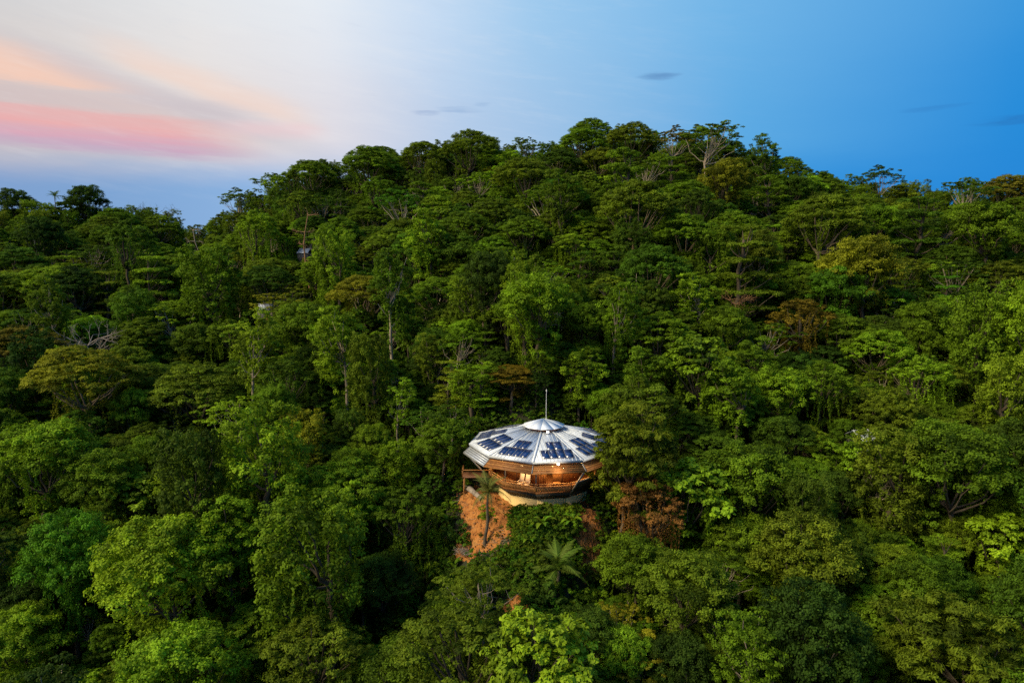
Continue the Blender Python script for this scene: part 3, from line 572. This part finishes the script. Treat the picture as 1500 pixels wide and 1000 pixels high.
for (px, py, wpx, kind, tn, lab) in HERO:
    if kind == 'shrub2': kind = 'round'
    keys = BYKIND[kind]; cnt[kind] = cnt.get(kind, -1) + 1; key = keys[cnt[kind] % len(keys)]; p = PROTO[key]
    frac = dict(umbrella=.86, open=.86, drape=.8, tier=.62, vine=.62, tall=.72, round=.7, feather=.8, bigleaf=.72)[kind]
    pos = None; s = 1.0
    for _ in range(4):
        pos = hit(px, py, p['H']*s*frac, y0=42); dd = project(*pos)[2]; s = min(1.5, max(.62, wpx*dd/1000/2/p['R']))
    if 600 < px < 960 and 520 < py < 600: pos = hit(px, py, p['H']*s*frac, y0=104)
    if px == 922: pos = np.array((14.6, 82.0, 0)); s = 1.15
    if px == 936: pos = np.array((16.2, 79.0, 0)); s = .7
    pos[2] = ground(pos[0], pos[1])
    u, k = ray(px, py); need = k*pos[1] - pos[2]                       # stretch so the crown reaches its height
    sz = min(1.3, max(.55, need/(p['H']*frac*s)))
    tree(key, tuple(pos), s, rnd.uniform(0, 6.28), jit(TINT[tn], .05), lab, sz=sz)
    placed.append((pos[0], pos[1], p['R']*s, px, py, wpx/2, pos[1], 1))

# ------------------------------------------------------------------ the rest of the forest
rg = np.random.default_rng(2024)
fill = []
def keep(x, y, r, H, s):
    if math.hypot(x-H0[0], y-H0[1]) < (9.5 if y > 90 else 11.0) + r*.7: return False
    zt = float(ground(x, y)) + H*s; a, b_, d = project(x, y, zt); hw = 1000*r/d
    a2, b2, _ = project(x, y, zt - 2*r)
    if y < 92 and a+hw > 652 and a-hw < 905 and b_ < 805 and b_ > 500: return False    # keep the clearing in front of the house open
    if y < 80 and a+hw > 640 and a-hw < 880 and b_ < 880: return False
    for (hx, hy, hr, px, py, ph, hd, h) in HP:
        if math.hypot(x-hx, y-hy) < .56*(r+hr): return False
        if y < hd and abs(a-px) < .5*ph + hw*.55 and b_ < py + ph*.3 and b2 > py - ph: return False
    return True
HP = list(placed)
for (px, py, wp, lift) in ((125,478,150,16), (285,352,34,17), (220,290,74,15), (795,500,60,8), (1082,425,60,13), (455,338,40,18), (520,400,44,16), (1105,980,60,12), (1290,690,50,12), (1266,632,30,8), (447,366,14,7), (388,447,10,10), (1440,762,14,8), (596,505,40,8), (340,600,60,15)):
    p_ = hit(px, py, lift, y0=120 if px == 795 else 45); HP.append((p_[0], p_[1], 1.5, px, py, wp/2, p_[1], 1))
grid = []
for k_ in range(120):                        # close-packed domes along the crest
    u = -.84 + 1.68*(k_+rg.uniform(-.3, .3))/119; y = float(crest_y(u)) + rg.uniform(-9, 4); x = u*y; kind = 'umbrella' if rg.random() < .8 else 'round'; key = BYKIND[kind][rg.integers(6)]; p = PROTO[key]
    zt = float(np.interp(u, _u, _k))*y - rg.uniform(-.5, 3.5); s = max(.5, min(.95, (zt-float(ground(x, y)))/p['H'])); r = p['R']*s
    if grid and (np.hypot(np.array(grid)[:,0]-x, np.array(grid)[:,1]-y) < r*.75).any(): continue
    grid.append((x, y, r)); fill.append((x, y, r, s, key, kind, .95, r/y, 1.0))
TRY = 15000
for _ in range(TRY):
    y = 36 + 252*math.sqrt(rg.random()); x = rg.uniform(-.86, .86)*y
    yc = float(crest_y(x/y))
    if y > yc + 22: continue
    tt = (y-85)/(yc-85); rr = rg.random(); 
    if tt > .72: kind = 'umbrella' if rr < .62 else 'open' if rr < .64 else 'round' if rr < .82 else 'drape' if rr < .88 else 'tall'
    elif tt > .25: kind = 'umbrella' if rr < .18 else 'tier' if rr < .34 else 'round' if rr < .56 else 'vine' if rr < .68 else 'drape' if rr < .76 else 'tall' if rr < .94 else 'feather'
    else: kind = 'round' if rr < .40 else 'vine' if rr < .60 else 'tall' if rr < .72 else 'drape' if rr < .80 else 'bigleaf' if rr < .90 else 'feather'
    key = BYKIND[kind][rg.integers(len(BYKIND[kind]))]; p = PROTO[key]; s = rg.uniform(.52, .98) if rg.random() > .1 else rg.uniform(1.05, 1.3)
    r = p['R']*s; szf = rg.uniform(.85, 1.4) if tt < .75 else rg.uniform(.92, 1.05); H = p['H']*(szf if tt < .8 else rg.uniform(.82, 1.0))
    if tt > .5: # never above the skyline of the photograph
        zt = float(np.interp(x/y, _u, _k))*y + (1.0 if tt > .8 else -1.0)
        if float(ground(x, y)) + H*s > zt: s = max(.45, (zt-float(ground(x, y)))/H); r = p['R']*s
    if grid:
        A_ = np.array(grid); 
        if (np.hypot(A_[:,0]-x, A_[:,1]-y) < .57*(A_[:,2]+r)).any(): continue
    if not keep(x, y, r, H, s): continue
    grid.append((x, y, r)); fill.append((x, y, r, s, key, kind, tt, r/y, szf))
fill.sort(key=lambda f: -f[7])
COLW = dict(deep='deep green', mid='green', bright='fresh green', lime='yellow-green', olive='olive green', emerald='emerald green', gold='yellowish', brown='brownish', dark='very dark green')
KW = dict(round='rounded broadleaf tree', umbrella='flat-topped umbrella tree', open='thin open-crowned tree', tier='shelved tiered tree', tall='slender tall-stemmed tree', vine='vine-covered tree', drape='creeper-hung tree', feather='feathery-leaved tree', bigleaf='large-leaved tree')
def zone(x, y, tt):
    u = x/y
    if tt > .85: return 'along the summit skyline' if -.33 < u < .33 else 'along the low side ridge'
    if tt > .45: return 'high on the forest slope under the summit' if -.33 < u < .33 else 'on the upper slope under the low ridge'
    if math.hypot(x-H0[0], y-H0[1]) < 34: return 'close around the round house'
    if y > 88: return 'on the middle slope uphill of the round house'
    return 'on the lower slope downhill of the round house'
def pick(kind):
    r = rnd.random()
    if kind == 'umbrella': return 'olive' if r < .35 else 'mid' if r < .80 else 'deep' if r < .97 else 'brown'
    return 'mid' if r < .42 else 'deep' if r < .64 else 'bright' if r < .82 else 'olive' if r < .91 else 'dark' if r < .96 else 'emerald' if r < .985 else 'gold'
import re
SHORT = [re.split(r' (?:standing|in the|in flat|on|with|below|where|at|beside|high|wrapped|against|alone|just|halfway|near|under|of|behind|above|close|hung|over|next|low|downhill|leaning|by|trailing|uphill|beyond|spreading|cloaked|poking)\b', h[5])[0] for h in HERO]
MARKS = [(placed[i][0], placed[i][1], t_) for i, t_ in enumerate(SHORT) if SHORT.count(t_) == 1 and len(t_.split()) >= 3] + [(H0[0], H0[1], 'ten-sided house')]
def relation(x, y):
    d = [math.hypot(x-m_[0], y-m_[1]) for m_ in MARKS]; i = int(np.argmin(d)); dy = y - MARKS[i][1]; dx = abs(x - MARKS[i][0])
    return ('beside the ' if dx > abs(dy)*1.2 else 'uphill behind the ' if dy > 0 else 'downhill in front of the ') + MARKS[i][2]
N_IND = 300 - len(HERO)
chosen = []
for f in fill[:N_IND]:
    tn = pick(f[5]); chosen.append([f, tn, f'{COLW[tn]} {KW[f[5]]} {relation(f[0], f[1])}'])
same = {}
for c_ in chosen: same.setdefault(c_[2], []).append(c_)
for lab, cs_ in same.items():
    cs_.sort(key=lambda c_: c_[0][2])
    for c_, w_ in zip(cs_, {2: ('smaller ', 'larger '), 3: ('smallest ', 'mid-sized ', 'largest ')}.get(len(cs_), [''] * len(cs_))): c_[2] = w_ + lab
for f, tn, lab in chosen:
    x, y, r, s, key, kind, tt, _, szf = f
    tree(key, (x, y, float(ground(x, y))), s, rnd.uniform(0, 6.28), jit(TINT[tn]), lab, group=lab.replace(' tree ', ' trees '), sz=szf)
rest = fill[N_IND:]
# lower storey packed between the big crowns
mids = []
for _ in range(9000):
    y = 36 + 225*rg.random()**.8; x = rg.uniform(-.85, .85)*y
    if y > float(crest_y(x/y)) + 8: continue
    key = ('round0','round2','vine0','vine1','vine2','tall0','tall1','bigleaf0','tier0','drape0','feather0')[rg.integers(11)]; p = PROTO[key]; s = rg.uniform(.28, .60); r = p['R']*s
    if mids:
        A_ = np.array([q_[:3] for q_ in mids])
        if (np.hypot(A_[:,0]-x, A_[:,1]-y) < .72*(A_[:,2]+r)).any(): continue
    dh = math.hypot(x-H0[0], y-H0[1])
    if dh < 11.3 + r: continue
    a, b_, d = project(x, y, float(ground(x, y)) + p['H']*s); a0, b0, _ = project(x, y, float(ground(x, y))); hw = 1000*r/d
    if y < 92 and a+hw > 662 and a-hw < 890 and b_ < 840 and b_ > 500: continue
    if any(a+hw > x0 and a-hw < x1 and b_ < y1 and b0 > y0 for (x0, x1, y0, y1) in ((662,762,690,815), (843,884,735,865), (562,606,745,845), (735,780,880,914), (535,570,630,668))): continue
    if any(y < h_[1]-1 and abs(a-h_[3]) < .45*h_[5] + hw*.5 and b_ < h_[4] + h_[5]*.35 and b0 > h_[4] - h_[5] for h_ in HP): continue
    mids.append((x, y, r, s, key, p['kind'], .3, 0))
rest += mids
# the back of the hill, out of sight of this camera
for _ in range(900):
    u = rg.uniform(-.95, .95); yc = float(crest_y(u)); y = yc + 24 + 110*rg.random(); x = u*y; key = BYKIND[('round', 'umbrella', 'vine', 'tall')[rg.integers(4)]][0]; s = rg.uniform(.6, .85)
    if float(ground(x, y)) + PROTO[key]['H']*s < float(np.interp(u, _u, _k))*y - 1: rest.append((x, y, 5, s, key, PROTO[key]['kind'], 1.2, 0))

def scatter(name, items, sources, label):    # items: (x, y, z, scale, index, tint)
    me = bpy.data.meshes.new(name); me.vertices.add(len(items)); me.vertices.foreach_set('co', np.array([i[:3] for i in items], np.float32).ravel())
    def attr(n, t, vals, key='value'): a = me.attributes.new(n, t, 'POINT'); a.data.foreach_set(key, vals)
    attr('sc', 'FLOAT', np.array([i[3] for i in items], np.float32)); attr('ix', 'INT', np.array([i[4] for i in items], np.int32))
    attr('rot', 'FLOAT', rg.uniform(0, 6.28, len(items)).astype(np.float32)); attr('tint', 'FLOAT_COLOR', np.array([(*i[5], 1) for i in items], np.float32).ravel(), 'color')
    o = link(name, me, label=label, cat=name, kind='stuff')
    gt = bpy.data.node_groups.new(name, 'GeometryNodeTree'); gt.interface.new_socket('Geometry', in_out='INPUT', socket_type='NodeSocketGeometry'); gt.interface.new_socket('Geometry', in_out='OUTPUT', socket_type='NodeSocketGeometry')
    gi, go = gt.nodes.new('NodeGroupInput'), gt.nodes.new('NodeGroupOutput'); ip = gt.nodes.new('GeometryNodeInstanceOnPoints'); gt.links.new(gi.outputs[0], ip.inputs['Points'])
    jn = gt.nodes.new('GeometryNodeGeometryToInstance'); 
    jj = gt.nodes.new('GeometryNodeJoinGeometry')
    for objs in sources:
        g2 = gt.nodes.new('GeometryNodeGeometryToInstance'); g1 = gt.nodes.new('GeometryNodeJoinGeometry'); gt.links.new(g1.outputs[0], g2.inputs[0])
        for ob in objs:
            oi = gt.nodes.new('GeometryNodeObjectInfo'); oi.transform_space = 'ORIGINAL'; oi.inputs['Object'].default_value = ob; oi.inputs['As Instance'].default_value = False; gt.links.new(oi.outputs['Geometry'], g1.inputs[0])
        gt.links.new(g2.outputs[0], jj.inputs[0])
    gt.nodes.remove(jn); gt.links.new(jj.outputs[0], ip.inputs['Instance']); ip.inputs['Pick Instance'].default_value = True
    def named(n, t):
        a = gt.nodes.new('GeometryNodeInputNamedAttribute'); a.data_type = t; a.inputs[0].default_value = n; return a.outputs[0]
    gt.links.new(named('ix', 'INT'), ip.inputs['Instance Index']); gt.links.new(named('sc', 'FLOAT'), ip.inputs['Scale'])
    cx = gt.nodes.new('ShaderNodeCombineXYZ'); gt.links.new(named('rot', 'FLOAT'), cx.inputs[2]); gt.links.new(cx.outputs[0], ip.inputs['Rotation'])
    gt.links.new(ip.outputs[0], go.inputs[0]); md = o.modifiers.new('scatter', 'NODES'); md.node_group = gt
    return o
firsts = {}
for o in list(C.objects):
    if o.name.startswith(('crown', 'trunk')) and o.data: firsts.setdefault(o.data.name, o)
order = [k for k in PROTO if PROTO[k]['crown'].name in firsts]
src = [(firsts[PROTO[k]['crown'].name], firsts[PROTO[k]['trunk'].name]) for k in order]
items = [(f[0], f[1], float(ground(f[0], f[1])), f[3], order.index(f[4]) if f[4] in order else 0, jit(TINT[pick(f[5])])) for f in rest]
if items: scatter('forest', items, src, 'dense mass of far trees filling the hillside between the crowns')
print('TREES', len(HERO), len(fill), len(rest), len(mids), 'TRIS', sum(2*len(m_.polygons) for m_ in bpy.data.meshes), flush=True)

# ------------------------------------------------------------------ shrubs, palms, banana plants
shr = []
for i, (px, py, tn, lab) in enumerate([(715,742,'lime','yellow-green shrub against the cream base wall'), (775,752,'mid','low green shrub under the deck of the house'), (830,748,'bright','bright leafy shrub at the corner of the base wall')]):
    p = hit(px, py+12, y0=70); p[1] = min(p[1], 82.6); p[2] = ground(p[0], p[1]); o = tree(f'shrub{i}', tuple(p), .62, i*2.1, TINT[tn], lab, cat='shrub'); shr.append(o)
src = [tuple(c for c in o.children) for o in shr]
items = []
for _ in range(9000):
    y = 34 + 240*rg.random()**.75; x = rg.uniform(-.85, .85)*y
    if y > float(crest_y(x/y)) + 10 or math.hypot(x-H0[0], y-H0[1]) < 8.6: continue
    z = float(ground(x, y)); a, b_, d = project(x, y, z)
    if any(((a-(x0+x1)/2)/((x1-x0)*.5))**2 + ((b_-(y0+y1)/2)/((y1-y0)*.5))**2 < rg.uniform(.45, 1.15) for (x0, x1, y0, y1) in ((655,778,680,828), (841,886,735,865), (562,606,745,845), (737,778,882,914), (535,570,630,668))): continue
    near = math.hypot(x-H0[0], y-H0[1]) < 11.5
    s = rg.uniform(.3, .5) if near else rg.uniform(.5, 1.25)
    items.append((x, y, z-.1, s, int(rg.integers(3)), jit(TINT[('dark','deep','deep','mid','mid','emerald')[rg.integers(6)]], .18)))
for _ in range(2600):                        # thicket round the clearing
    q_ = rg.uniform(0, 6.28); dh = rg.uniform(6.9, 30); x, y = H0[0]+dh*math.cos(q_), H0[1]+dh*math.sin(q_); z = float(ground(x, y)); a, b_, d = project(x, y, z)
    if any(((a-(x0+x1)/2)/((x1-x0)*.5))**2 + ((b_-(y0+y1)/2)/((y1-y0)*.5))**2 < rg.uniform(.55, 1.1) for (x0, x1, y0, y1) in ((655,778,680,828), (841,886,735,865), (562,606,745,845), (737,778,882,914))): continue
    items.append((x, y, z-.08, (rg.uniform(.28, .46) if dh < 8.8 else rg.uniform(.3, .75)), int(rg.integers(3)), jit(TINT[('deep','deep','mid','mid','bright','emerald')[rg.integers(6)]], .2)))
for _ in range(260):                         # thick planting on the bank in front of the base wall
    px, py = rg.uniform(752, 842), rg.uniform(752, 850); p = hit(px, py, y0=60)
    items.append((p[0], p[1], p[2]-.1, rg.uniform(.3, .62), int(rg.integers(3)), jit(TINT[('deep','mid','emerald','mid')[rg.integers(4)]], .2)))
for _ in range(55):                          # weeds and seedlings coming up through the red earth
    px, py = rg.uniform(664, 768), rg.uniform(700, 822); p = hit(px, py, y0=60); items.append((p[0], p[1], p[2]+.1, rg.uniform(.07, .24), int(rg.integers(3)), jit(TINT[('olive','mid','brown','copper')[rg.integers(4)]], .2)))
for _ in range(40):
    px, py = rg.uniform(842, 884), rg.uniform(740, 865); p = hit(px, py, y0=60); items.append((p[0], p[1], p[2]+.1, rg.uniform(.08, .26), int(rg.integers(3)), jit(TINT[('russet','brown','copper')[rg.integers(3)]], .2)))
scatter('undergrowth', items, src, 'leafy green undergrowth covering the forest floor')

def frond_mesh(seed, L=2.6, droop=.9, wid=.55, n=26):
    rg_ = np.random.default_rng(seed); s = np.linspace(0, 1, 14); P = np.stack([L*.86*s, rg_.normal()*.1*s, L*(.62*s - droop*s**2)], 1); mb = MB(); mb.tube(P, np.linspace(.035, .008, 14), 4); V, Q = [], []
    T = unit(np.gradient(P, axis=0))
    for i in range(n):
        f = .12 + .88*i/n; c = np.array([np.interp(f, s, P[:, k]) for k in range(3)]); tv = np.array([np.interp(f, s, T[:, k]) for k in range(3)])
        for sd in (-1, 1):
            l = wid*math.sin(math.pi*min(1, .18+.8*f))*rg_.uniform(.85, 1.15); d = unit(np.array((0, sd, 0))*1.0 + tv*.75 + np.array((0, 0, -.35+rg_.normal()*.1))); e = c + d*l; wv = tv*.035
            k = len(V); V += [c-wv, c+wv, e+wv*.3-np.array((0,0,.12*l)), e-wv*.3-np.array((0,0,.12*l))]; Q.append((k, k+1, k+2, k+3))
    mb.add(V, Q); me = mb.mesh('frond', M['gloss_leaf']); a = me.attributes.new('lv', 'FLOAT', 'POINT'); a.data.foreach_set('value', np.random.default_rng(seed).uniform(.3, .8, len(me.vertices)).astype(np.float32)); return me
FR = [frond_mesh(1, 2.8, .75), frond_mesh(2, 2.7, 1.05), frond_mesh(3, 2.4, .4)]
def palm(px, py, h, s, tint, label, nf=15, pos=None, bark='bark'):
    p = hit(px, py, h*s, y0=60) if pos is None else np.array(pos, float); p[2] = ground(p[0], p[1]); root = link('palm_tree', None, loc=tuple(p), label=label, cat='palm'); root.scale = (s, s, s)
    tb = MB(); tb.tube(curve((0,0,-1), (.25,.1,h), 0, np.random.default_rng(px), 8), np.linspace(.2, .11, 8), 8); link('trunk', tb.mesh('trunk', M[bark], True), root)
    r2 = random.Random(px)
    for i in range(nf):
        f = link('frond', FR[i % 3], root, loc=(.25, .1, h)); f.rotation_euler = (r2.uniform(-.2, .2), r2.uniform(-.75, .35) if i % 3 else -.9, i*2.4 + r2.uniform(-.3, .3)); k = r2.uniform(.85, 1.15); f.scale = (k, k, k); f['tint'] = [float(x) for x in jit(tint, .15)]
palm(715, 700, 5.3, 1.2, (.12,.13,.03), 'yellowing palm beside the corner of the veranda', 16, pos=(-3.2, 80.3, 0)); palm(812, 778, 2.1, 1.5, (.11,.165,.022), 'low bushy palm on the bank in front of the house', 18, pos=(4.9, 73.5, 0))
palm(78, 284, 15, 1.05, TINT['deep'], 'lone tall palm breaking the skyline of the low ridge', 14, pos=(ray(78,284)[0]*222, 222, 0)); palm(596, 505, 7, 1.2, TINT['mid'], 'green palm among the trees uphill of the gully', 14)
def blade(seed, L=2.3, W=.55):
    s = np.linspace(0, 1, 9); r2 = np.random.default_rng(seed); cx = L*.75*s; cz = L*(.95*s-.75*s**2.2); w_ = W*np.sin(np.pi*np.clip(s*.93+.05, 0, 1))**.7*.5; V = []
    for i in range(9): V += [(cx[i], -w_[i], cz[i]+.25*w_[i]), (cx[i], 0, cz[i]), (cx[i], w_[i], cz[i]+.25*w_[i])]
    Q = [q_ for i in range(8) for q_ in ((3*i, 3*i+1, 3*i+4, 3*i+3), (3*i+1, 3*i+2, 3*i+5, 3*i+4))]
    return mesh_np('leaf', V, Q, None, M['gloss_leaf'], lv=r2.uniform(.4, .7, 27), smooth=True)
BL = [blade(1), blade(2, 2.0, .5)]
r2 = random.Random(9)
for i, (px, py) in enumerate([(640,795), (655,770), (628,770), (645,825), (622,745), (660,745), (612,810), (665,835), (640,850), (795,778), (775,800), (838,775)]):
    p = hit(px, py+8, y0=58); root = link('banana_plant', None, loc=tuple(p), label='green banana plant with long arching leaves on the bank by the house', cat='banana plant', group='banana plants on the bank'); root.rotation_euler = (0, 0, r2.uniform(0, 6)); k = r2.uniform(.75, 1.15); root.scale = (k, k, k)
    st = MB(); st.tube([(0,0,-.3), (0,0,.6), (.03,0,1.3)], [.12,.1,.07], 7); link('stem', st.mesh('stem', M['bark'], True), root)
    for j in range(7):
        l = link('leaf', BL[j % 2], root, loc=(.03, 0, 1.2)); l.rotation_euler = (0, r2.uniform(-.5, .2), j*2.4 + r2.uniform(-.4, .4)); l['tint'] = [float(x) for x in jit(TINT['emerald' if j % 2 else 'mid'], .15)]

# ------------------------------------------------------------------ bare and dead trees
def dead(px, py, wpx, H, label, seed, spread_=1.0, material='dead', bare_trunk=False, y0=45, name='bare_tree'):
    rg_ = np.random.default_rng(seed); p = hit(px, py, H*.8, y0=y0); root = link(name, None, loc=tuple(p), label=label, cat='bare tree'); mb = MB(); d = project(*p)[2]; Wm = wpx*d/2000
    P = curve((0,0,-2), (rg_.normal()*.4, rg_.normal()*.4, H*(.95 if bare_trunk else .62)), 0, rg_, 8); tm = MB(); tm.tube(P, np.linspace(.28, .10, 8), 8); link('trunk', tm.mesh('trunk', M[material], True), root)
    def grow(a, dr, L, r, lev):
        b_ = a + unit(dr)*L; Q = curve(a, b_, rg_.uniform(-.1, .25), rg_, 5); mb.tube(Q, np.linspace(r, r*.5, 5), 4)
        if lev < 3:
            for k in range(3 if lev < 2 else 2): grow(Q[rg_.integers(2, 5)], unit(dr) + rg_.normal(size=3)*.55 + np.array((0,0,.12)), L*rg_.uniform(.5, .72), r*.55, lev+1)
    for i in range(9 if not bare_trunk else 7):
        a = i*2.4; s = P[-1 - (i % 2) - (i % 3 if bare_trunk else 0)]; grow(s, np.array((math.cos(a)*spread_, math.sin(a)*spread_, .55 if not bare_trunk else .1)), Wm*(.62 if not bare_trunk else .5), .1, 0)
    link('branches', mb.mesh('branches', M[material], True), root, kind='stuff')
dead(125, 478, 96, 20, 'leafless grey tree with a fan of bare twigs', 3, 1.1); dead(285, 352, 34, 21, 'broken dead trunk with short pale stubs', 4, 1.0, 'pale_bark', True)
dead(220, 290, 74, 19, 'bare flat-topped tree on the low ridge against the sky', 6, 1.4, 'bark'); dead(795, 500, 74, 10, 'fan of pale bare branches below the bright crown', 8, .9, 'pale_bark', y0=120); dead(1082, 425, 60, 16, 'bare brown branches poking from the shelved tree', 9, 1.1, 'red_bark')
dead(455, 338, 40, 23, 'stout bare reddish trunk rising clear on the hill shoulder', 10, .7, 'red_bark', True); dead(520, 400, 44, 20, 'dry grey twigs topping the yellow-tinged crown', 12, 1.1)
dead(1105, 980, 60, 15, 'pale dead twigs low on the slope', 14, .8); dead(1290, 690, 50, 15, 'bare twisted limbs beside the hidden roof', 15, .8, 'pale_bark'); dead(1180, 985, 40, 13, 'small bare bush of pale twigs at the slope foot', 16, .8)
# fallen things on the bare bank
def log(name, pts, rads, material, label, cat):
    P = []
    for (px, py, lift) in pts:
        p = hit(px, py, lift, y0=60); p[2] += lift; P.append(p)
    P = np.array(P); mb = MB(); c = P.mean(0); s = np.linspace(0, 1, 9); Q = np.stack([np.interp(s, np.linspace(0, 1, len(P)), P[:, k]-c[k]) for k in range(3)], 1) + np.random.default_rng(len(label)).normal(size=(9, 3))*.04; mb.tube(Q, np.interp(s, np.linspace(0, 1, len(rads)), rads), 7)
    return link(name, mb.mesh(name, material, True), loc=tuple(c), label=label, cat=cat)
log('fallen_log', [(670,708,.5), (690,718,.4), (706,732,.3)], [.28,.42,.3], M['dead'], 'pale grey fallen log lying beside the palm', 'log')
log('fallen_pole', [(743,818,.8), (757,838,.5), (765,860,.2)], [.09,.08,.06], M['pale_bark'], 'thin white fallen pole leaning on the bank', 'pole')
for i, (px, py, rr_, lab) in enumerate([(733,832,1.1,'heap of dry brown fronds beside the white pole'), (682,812,.9,'grey pile of dead brush at the foot of the red earth')]):
    rg_ = np.random.default_rng(60+i); p = hit(px, py, y0=60); mb = MB()
    for _ in range(170):
        a = rg_.uniform(0, 6.28); q0 = np.array((rg_.normal()*.45*rr_, rg_.normal()*.45*rr_, abs(rg_.normal())*.35*rr_+.1)); mb.tube([q0, q0 + np.array((math.cos(a), math.sin(a), rg_.uniform(-.3, .5)))*rg_.uniform(.4, 1.0)*rr_], [.035, .01], 4)
    link('brush_pile', mb.mesh('brush_pile', M['thatch' if i == 0 else 'dead']), loc=tuple(p), label=lab, cat='brush pile')

rg_ = np.random.default_rng(404); mb = MB(); OCT = np.array([(1,0,0),(0,1,0),(-1,0,0),(0,-1,0),(0,0,1),(0,0,-1)], float); OF = [(0,1,4),(1,2,4),(2,3,4),(3,0,4),(1,0,5),(2,1,5),(3,2,5),(0,3,5)]
for k in range(620):                         # clods, stones and dry litter over the cut bank
    px, py = (rg_.uniform(664, 768), rg_.uniform(704, 822)) if k < 470 else (rg_.uniform(843, 882), rg_.uniform(742, 862)); p = hit(px, py, y0=60); r_ = rg_.uniform(.04, .2)*(1.8 if rg_.random() < .06 else 1)
    mb.add(OCT*rg_.uniform(.6, 1.4, (6, 3))*r_*np.array((1, 1, .7)) + p + np.array((0, 0, .22)), T=OF)
link('rubble', mb.mesh('rubble', mat('clods', (.25,.115,.045), .95, var=.5, scale=1.5)), label='clods and stones strewn over the bare red bank', cat='rubble', kind='stuff')
mb = MB()
for k in range(150):
    px, py = rg_.uniform(664, 768), rg_.uniform(708, 825); p = hit(px, py, y0=60) + np.array((0, 0, .3)); a_ = rg_.uniform(0, 6.28); L_ = rg_.uniform(.4, 1.5); mb.tube(curve(p, p + np.array((math.cos(a_)*L_, math.sin(a_)*L_, -.1)), .1, rg_, 4), np.linspace(.035, .012, 4), 4)
link('litter', mb.mesh('litter', M['thatch']), label='dead sticks and roots littering the bare red bank', cat='litter', kind='stuff')
# ------------------------------------------------------------------ cabins half hidden among the trees
def cabin(px, py, W, D, lab, rot, lift, y0, roofm='greyroof'):
    p = hit(px, py, lift, y0=y0); z0 = p[2] + lift - 3.4; root = link('cabin', None, loc=(p[0], p[1], z0), label=lab, cat='cabin'); root.rotation_euler = (0, 0, rot)
    wl = MB()
    for sx_ in (-1, 1): wl.box((sx_*W*.42, 0, .9), (.08,0,0), (0,D*.42,0), (0,0,1.7)); wl.box((0, sx_*D*.42, .9), (W*.42-.09,0,0), (0,.08,0), (0,0,1.7))
    link('wall', wl.mesh('wall', M['slate']), root)
    for sx_ in (-1, 1):
        rf = MB(); lo = [np.array((-W/2, 0, 3.7)), np.array((W/2, 0, 3.7)), np.array((W/2, sx_*D/2, 2.45)), np.array((-W/2, sx_*D/2, 2.45))]; rf.hexa([q_-np.array((0,0,.06)) for q_ in lo], lo)
        for i in range(int(W/.5)): x = -W/2 + .25 + i*.5; rf.bar((x, sx_*.05, 3.70), (x, sx_*D/2, 2.475), .06, .05)
        link('roof', rf.mesh('roof', M[roofm]), root)
    for sx_ in (-1, 1):
        for sy_ in (-1, 1): st = MB(); st.bar((sx_*W*.4, sy_*D*.4, -lift), (sx_*W*.4, sy_*D*.4, -.8), .2, .2, up=(0,1,0)); link('stilt', st.mesh('stilt', M['wood3']), root)
    dr = MB(); dr.box((W*.1, -D*.42-.1, .35), (.45,0,0), (0,.03,0), (0,0,1.0)); link('door', dr.mesh('door', M['wood2']), root)
cabin(1266, 632, 4.4, 4.0, 'small cabin with blue-grey metal roof peeping between crowns', .3, 8, 60, 'metal')
cabin(447, 366, 3.4, 3.0, 'tiny dark cabin roof below the bare reddish trunk', -.3, 6.5, 100); cabin(388, 447, 3.0, 2.6, 'tiny shed with pale roof in a dark gap of the forest', .6, 10, 90); cabin(1440, 762, 4, 3.6, 'grey cabin roof showing through the lower slope trees', .1, 8, 50)
